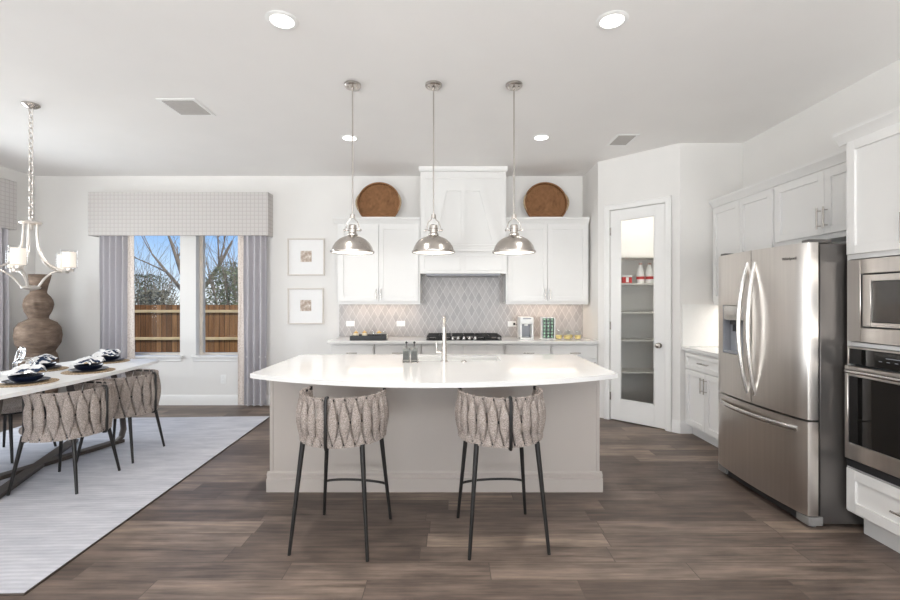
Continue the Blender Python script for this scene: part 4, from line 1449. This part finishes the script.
# ------------------------------------------------------------------ cooktop
K = thing('gas_cooktop', 'black gas cooktop with knobs set in the back counter', 'cooktop', (0.170, 5.67, 0.914))
MB().box(-0.455, 0.455, -0.255, 0.255, 0.0, 0.012, 0.004).build('cooktop_plate', 'black_glass', K)
for cx in (-0.305, 0.0, 0.305):
    m_ = MB()
    w2 = 0.147
    yf = -0.235 if cx else -0.14
    for xx in (cx - w2, cx + w2 - 0.012):
        m_.box(xx, xx + 0.012, yf, 0.24, 0.036, 0.052, 0.002)
    for q in range(6):
        yy = yf + (0.24 - yf - 0.012) * q / 5
        m_.box(cx - w2, cx + w2, yy, yy + 0.012, 0.038, 0.052, 0.002)
    m_.box(cx - 0.006, cx + 0.006, yf, 0.24, 0.038, 0.052, 0.002)
    for xx in (cx - w2 + 0.006, cx + w2 - 0.006):
        for yy in (yf + 0.01, 0.23):
            m_.cyl((xx, yy, 0.012), (xx, yy, 0.04), 0.007, seg=8)
    m_.build('grate', 'cast_iron', K)
for cx, cy in ((-0.305, -0.11), (-0.305, 0.13), (0.0, 0.05), (0.305, -0.11), (0.305, 0.13)):
    MB().cyl((cx, cy, 0.012), (cx, cy, 0.028), 0.045, 0.038, seg=20).build('burner', 'cast_iron', K)
for q in range(5):
    xx = -0.14 + q * 0.07
    MB().cyl((xx, -0.205, 0.012), (xx, -0.205, 0.02), 0.024, seg=16).cyl((xx, -0.205, 0.02), (xx, -0.205, 0.042), 0.019, 0.014, seg=16).build('knob', 'stainless_handle', K)

# ------------------------------------------------------------------ things on the back counter
CT = 0.914
ty = thing('serving_tray', 'low black tray on the counter below the tiled outlet', 'tray', (-0.99, 5.52, CT), R(3))
m_ = MB().box(-0.22, 0.22, -0.11, 0.11, 0, 0.012, 0.002).box(-0.22, 0.22, -0.11, -0.10, 0.012, 0.058, 0.002).box(-0.22, 0.22, 0.10, 0.11, 0.012, 0.058, 0.002)
m_.build('tray_body', 'bottle_black', ty)
for s in (-1, 1):
    MB().box(min(s * 0.21, s * 0.22), max(s * 0.21, s * 0.22), -0.0995, 0.0995, 0.0125, 0.058, 0.002).build('side_panel', 'white_plastic', ty)
rot3 = Matrix.Rotation(R(3), 3, 'Z')
for x, y, kind, lab in ((-0.16, -0.01, 'c', 'cream candle jar in the black tray, at the outlet end'), (-0.06, 0.02, 'c', 'cream candle jar in the black tray, second from the outlet end'),
                        (0.05, -0.01, 'g', 'clear glass tumbler in the middle of the black tray'), (0.12, 0.0, 'd', 'gold topped jar in the black tray'), (0.18, 0.02, 'g', 'clear glass tumbler in the black tray, nearest the cooktop')):
    p = rot3 @ Vector((x, y, 0)) + Vector((-0.99, 5.52, CT + 0.0125))
    if kind == 'g':
        o = MB().lathe([(0, 0), (0.026, 0), (0.030, 0.09), (0.028, 0.09), (0.024, 0.006), (0, 0.006)], seg=20).build('tumbler', 'clear_glass')
        o.location = p
        tag(o, lab, 'glass')
    else:
        j = thing('jar', lab, 'jar', p)
        MB().lathe([(0, 0), (0.030, 0), (0.032, 0.004), (0.032, 0.062), (0.028, 0.068), (0, 0.068)], seg=20).build('jar_body', 'candle_cream' if kind == 'c' else 'clear_glass', j)
        MB().lathe([(0, 0.0685), (0.028, 0.0685), (0.028, 0.082), (0.008, 0.088), (0.006, 0.098), (0, 0.1)], seg=20).build('lid', 'gold', j)

cm = thing('coffee_machine', 'white single-cup coffee machine on the back counter by the outlet', 'coffee machine', (0.945, 5.62, CT))
m_ = MB()
m_.box(-0.082, 0.082, 0.04, 0.16, 0, 0.275, 0.012, 2).box(-0.082, 0.082, -0.11, 0.05, 0.19, 0.275, 0.012, 2).box(-0.082, -0.062, -0.09, 0.05, 0.02, 0.2, 0.004).box(0.062, 0.082, -0.09, 0.05, 0.02, 0.2, 0.004)
m_.build('machine_body', 'white_plastic', cm)
MB().box(-0.08, 0.08, -0.12, 0.04, 0, 0.022, 0.006, 2).build('drip_tray', 'white_ceramic', cm)
MB().box(-0.0605, 0.0605, 0.03, 0.0395, 0.024, 0.188, 0.002).build('back_panel', 'grey_plastic', cm)
MB().box(-0.05, 0.05, -0.1125, -0.1102, 0.252, 0.264, 0.001).build('name_strip', 'grey_plastic', cm)
MB().cyl((0, -0.04, 0.165), (0, -0.04, 0.191), 0.022, seg=16).build('brew_head', 'white_plastic', cm)
cable = thing('power_cord', 'black plug and cord from the outlet to the coffee machine', 'cord', (0, 0, 0))
MB().box(0.840, 0.866, BX - 0.045, BX - 0.017, 1.068, 1.096, 0.004).build('plug', 'bottle_black', cable)
MB().tube(bez((0.853, BX - 0.045, 1.08), (0.86, 5.88, 1.05), (0.88, 5.86, 1.12), (0.92, 5.783, 1.05), 14), 0.004, 6).build('cable', 'bottle_black', cable)

rk = thing('pod_rack', 'white rack of green coffee pods beside the coffee machine', 'rack', (1.222, 5.62, CT))
rw, rh = 0.074, 0.27
m_ = MB().box(-rw - 0.012, -rw, -0.03, 0.05, 0, rh, 0.003).box(rw, rw + 0.012, -0.03, 0.05, 0, rh, 0.003).box(-rw, rw, 0.03, 0.05, 0, rh, 0.002).box(-rw, rw, -0.03, 0.03, rh - 0.01, rh, 0.002).box(-rw - 0.02, rw + 0.012, -0.06, 0.06, 0, 0.008, 0.002)
m_.build('rack_frame', 'white_plastic', rk)
m_ = MB()
for r_ in range(6):
    m_.box(-rw, rw, -0.02, 0.03, 0.004 + r_ * 0.0425 + 0.0045, 0.0125 + r_ * 0.0425)
m_.build('rack_shelf', 'bottle_black', rk)
rows = ('bottom row', 'second row up', 'third row up', 'fourth row up', 'fifth row up', 'top row')
cols_ = ('on the coffee machine side', 'in the middle', 'on the pantry side')
pod0 = None
for r_ in range(6):
    for q in range(3):
        loc = (1.222 - 0.048 + q * 0.048, 5.622, CT + 0.0125 + r_ * 0.0425 + 0.0195)
        lab = 'green coffee pod in the white rack, %s %s' % (rows[r_], cols_[q])
        if pod0 is None:
            M_ = Matrix.Rotation(R(90), 4, 'X')
            pod0 = thing('coffee_pod', lab, 'coffee pod', loc, group='coffee pods in the white rack')
            MB().lathe([(0, 0.024), (0.0185, 0.024), (0.0192, 0.021), (0.0165, 0.019), (0.014, -0.004), (0, -0.004)], seg=16, axis=M_).build('cup', 'bottle_black', pod0)
            MB().lathe([(0, 0.0268), (0.0145, 0.0262), (0.0145, 0.0242), (0, 0.0242)], seg=16, axis=M_).build('lid', 'pod_green', pod0)
        else:
            copy_tree(pod0, loc, label=lab)

gl0 = None
for k, (x, y, lab) in enumerate(((1.355, 5.60, 'first from the pod rack'), (1.445, 5.55, 'at the front of the cluster'), (1.50, 5.65, 'at the back of the cluster'), (1.585, 5.58, 'nearest the pantry wall'))):
    lab = 'glass tumbler of pale yellow drink on the back counter, ' + lab
    if gl0 is None:
        gl0 = thing('drink_glass', lab, 'glass', (x, y, CT), group='glasses of yellow drink')
        MB().lathe([(0, 0), (0.034, 0), (0.041, 0.02), (0.041, 0.11), (0.039, 0.11), (0.038, 0.02), (0.031, 0.006), (0, 0.006)], seg=22).build('glass_body', 'clear_glass', gl0)
        MB().lathe([(0, 0.0065), (0.030, 0.0065), (0.0375, 0.021), (0.0375, 0.05), (0, 0.05)], seg=22).build('drink', 'lemonade', gl0)
    else:
        copy_tree(gl0, (x, y, CT), label=lab)

# ------------------------------------------------------------------ pantry inside
lab_s = ('lowest', 'second from the floor', 'third from the floor', 'fourth from the floor', 'top')
for k, z in enumerate((0.496, 0.898, 1.25, 1.613, 1.95)):
    o = MB().box(1.87, 3.07, 5.64, 5.998, z - 0.022, z, 0.002).build('pantry_shelf', 'shelf_white')
    tag(o, 'white pantry shelf seen through the glass door, %s' % lab_s[k], 'shelf', 'pantry shelves')
light('pantry_ceiling_bulb', 'POINT', (2.55, 5.35, 2.85), (0, 0, 0), 11.0, (1, 0.97, 0.93), 0.08)
PLT = thing('pantry_lamp', 'small round ceiling lamp inside the pantry', 'ceiling light', (2.55, 5.35, CEIL))
MB().lathe([(0, -0.001), (0.09, -0.001), (0.09, -0.02), (0, -0.02)], seg=24).build('lamp_base', 'white_plastic', PLT)
MB().lathe([(0.08, -0.021), (0.085, -0.05), (0.05, -0.08), (0, -0.09), (0, -0.021)], seg=24).build('lamp_dome', 'lamp_glow', PLT)
sz = 1.613
gb = thing('tin', 'red and white tin on the pantry shelf behind the glass door', 'tin', (2.235, 5.72, sz))
MB().prism(rrect(-0.065, 0.065, -0.05, 0.05, 0.02, 4), 0, 0.075, 0.004).build('tin_body', 'red_box', gb)
MB().prism(rrect(-0.067, 0.067, -0.052, 0.052, 0.02, 4), 0.0755, 0.098, 0.004).build('lid', 'white_ceramic', gb)
MB().box(-0.018, 0.018, -0.0515, -0.0505, 0.01, 0.072).build('label', 'white_ceramic', gb)
for x, y, lab in ((2.43, 5.74, 'nearer the red tin'), (2.535, 5.72, 'farther from the red tin')):
    jb = thing('jug', 'white bottle with red label on the pantry shelf, ' + lab, 'bottle', (x, y, sz))
    MB().lathe([(0, 0), (0.045, 0), (0.048, 0.01), (0.048, 0.13), (0.035, 0.185), (0.018, 0.215), (0.018, 0.235), (0, 0.235)], seg=24).build('bottle_body', 'white_ceramic', jb)
    MB().lathe([(0.0485, 0.05), (0.0492, 0.05), (0.0492, 0.085), (0.0485, 0.085)], seg=24).build('label', 'red_box', jb)
    MB().lathe([(0, 0.2355), (0.021, 0.2355), (0.021, 0.258), (0, 0.258)], seg=16).build('cap', 'tan_box', jb)
bg_ = thing('small_bag', 'small red and white bag on the pantry floor behind the glass door', 'bag', (2.085, 5.42, 0))
MB().prism(rrect(-0.06, 0.06, -0.04, 0.04, 0.02, 3), 0, 0.13, 0.015, 2).build('bag_body', 'tan_box', bg_)
MB().box(-0.03, 0.02, -0.0415, -0.0405, 0.02, 0.09).build('label', 'red_box', bg_)

# ------------------------------------------------------------------ outdoors
struct(MB().box(-40, 25, BX + 0.2, 60, -0.7, -0.5).build('ground', 'grass_ground', smooth=False))
fn = thing('garden_fence', 'brown wooden board fence across the garden outside the windows', 'fence', (-9.0, 12.0, -0.5))
MB().box(-11, 11, 0.0, 0.02, 0.03, 1.77).build('board_panel', 'fence_board', fn, smooth=False)
for z in (0.14, 0.875, 1.60):
    MB().box(-11, 11, -0.045, -0.001, z - 0.036, z + 0.036, 0.004).build('rail', 'fence_rail', fn)


def limb(m_, p, d, L, r, depth, rnd, curve=0.25):
    pts, rs = [Vector(p)], [r]
    d = Vector(d).normalized()
    n = 5
    for i in range(n):
        d = (d + Vector((rnd.uniform(-1, 1), rnd.uniform(-1, 1), rnd.uniform(-0.4, 0.8))) * curve * 0.4).normalized()
        pts.append(pts[-1] + d * L / n)
        rs.append(r * (1 - 0.62 * (i + 1) / n))
    m_.tube(pts, rs, 6)
    if depth > 0:
        for k in range(rnd.choice((2, 3, 3))):
            i = rnd.randint(2, n)
            dd = (d + Vector((rnd.uniform(-1, 1), rnd.uniform(-1, 1), rnd.uniform(-0.3, 0.9))) * 0.8).normalized()
            limb(m_, pts[i], dd, L * rnd.uniform(0.5, 0.7), rs[i] * 0.62, depth - 1, rnd, curve)


rnd = random.Random(5)
bt = thing('bare_tree', 'bare grey-branched tree beyond the fence, seen through both windows', 'tree', (-11.4, 20, -0.5))
m_ = MB()
m_.tube([(0, 0, 0), (0.02, 0, 1.0), (-0.05, 0, 1.9)], [0.19, 0.15, 0.14], 8)
for a, b, r in (((-0.05, 0, 1.9), (-1.6, 0.3, 3.0), 0.10), ((-0.05, 0, 1.9), (-0.7, -0.3, 4.0), 0.11), ((-0.05, 0, 1.9), (1.4, 0.2, 3.8), 0.11), ((0.0, 0, 1.6), (0.3, 0.8, 4.0), 0.09)):
    a, b = Vector(a), Vector(b)
    limb(m_, a, b - a, 3.2, r, 3, rnd, 0.22)
m_.build('branches', 'bark', bt)


def bush(label, x, y, w, h, mt, seed, n=6500):
    rnd = random.Random(seed)
    o = thing('bush', label, 'bush', (x, y, -0.5))
    m_ = MB()
    for k in range(14):
        a = rnd.uniform(0, 2 * PI)
        q = rnd.uniform(0.1, 1)
        limb(m_, (rnd.uniform(-0.2, 0.2), rnd.uniform(-0.2, 0.2), 0), (math.cos(a) * q * w * 0.6, math.sin(a) * q * 0.6, h * 0.8), h * rnd.uniform(0.8, 1.12), 0.028, 2, rnd, 0.3)
    m_.build('twigs', 'bark', o)
    m_ = MB()
    bm = m_.bm
    for k in range(n):
        u = rnd.random() ** 0.6
        a = rnd.uniform(0, 2 * PI)
        zz = rnd.random() ** 1.2
        rr = math.sqrt(max(0.05, 1 - (zz - 0.35) ** 2 * 1.6))
        c_ = Vector((math.cos(a) * u * rr * w * 0.5, math.sin(a) * u * rr * w * 0.4, zz * h))
        s = rnd.uniform(0.022, 0.05)
        nrm = Vector((rnd.uniform(-1, 1), rnd.uniform(-1, 1), rnd.uniform(-0.3, 1))).normalized()
        t1 = nrm.orthogonal().normalized() * s
        t2 = nrm.cross(t1).normalized() * s * 0.55
        bm.faces.new([bm.verts.new(c_ + v) for v in (-t1, t2, t1, -t2)])
    m_.build('foliage', mt, o, smooth=False)
    return o


for k, (x, y, w_, h_, mt, lab) in enumerate(((-12.6, 13.9, 1.9, 2.5, 'leaf_olive', 'olive scrub bush beyond the fence, at the curtain side of the first window'),
                                             (-11.9, 17.6, 2.6, 2.9, 'leaf_dark', 'dark green bush beyond the fence, in the middle of the first window'),
                                             (-9.2, 14.0, 1.5, 2.2, 'leaf_grey', 'grey-green bush beyond the fence, behind the wall between the windows'),
                                             (-6.7, 13.9, 2.1, 2.9, 'leaf_olive', 'tall olive bush beyond the fence, in the second window'),
                                             (-8.4, 17.9, 2.6, 3.4, 'leaf_dark', 'dark green bush beyond the fence, farther back in the second window'),
                                             (-15.6, 18.2, 2.6, 2.6, 'leaf_grey', 'grey-green bush beyond the fence, hidden mostly by the curtain'))):
    bush(lab, x, y, w_, h_, mt, 40 + k)
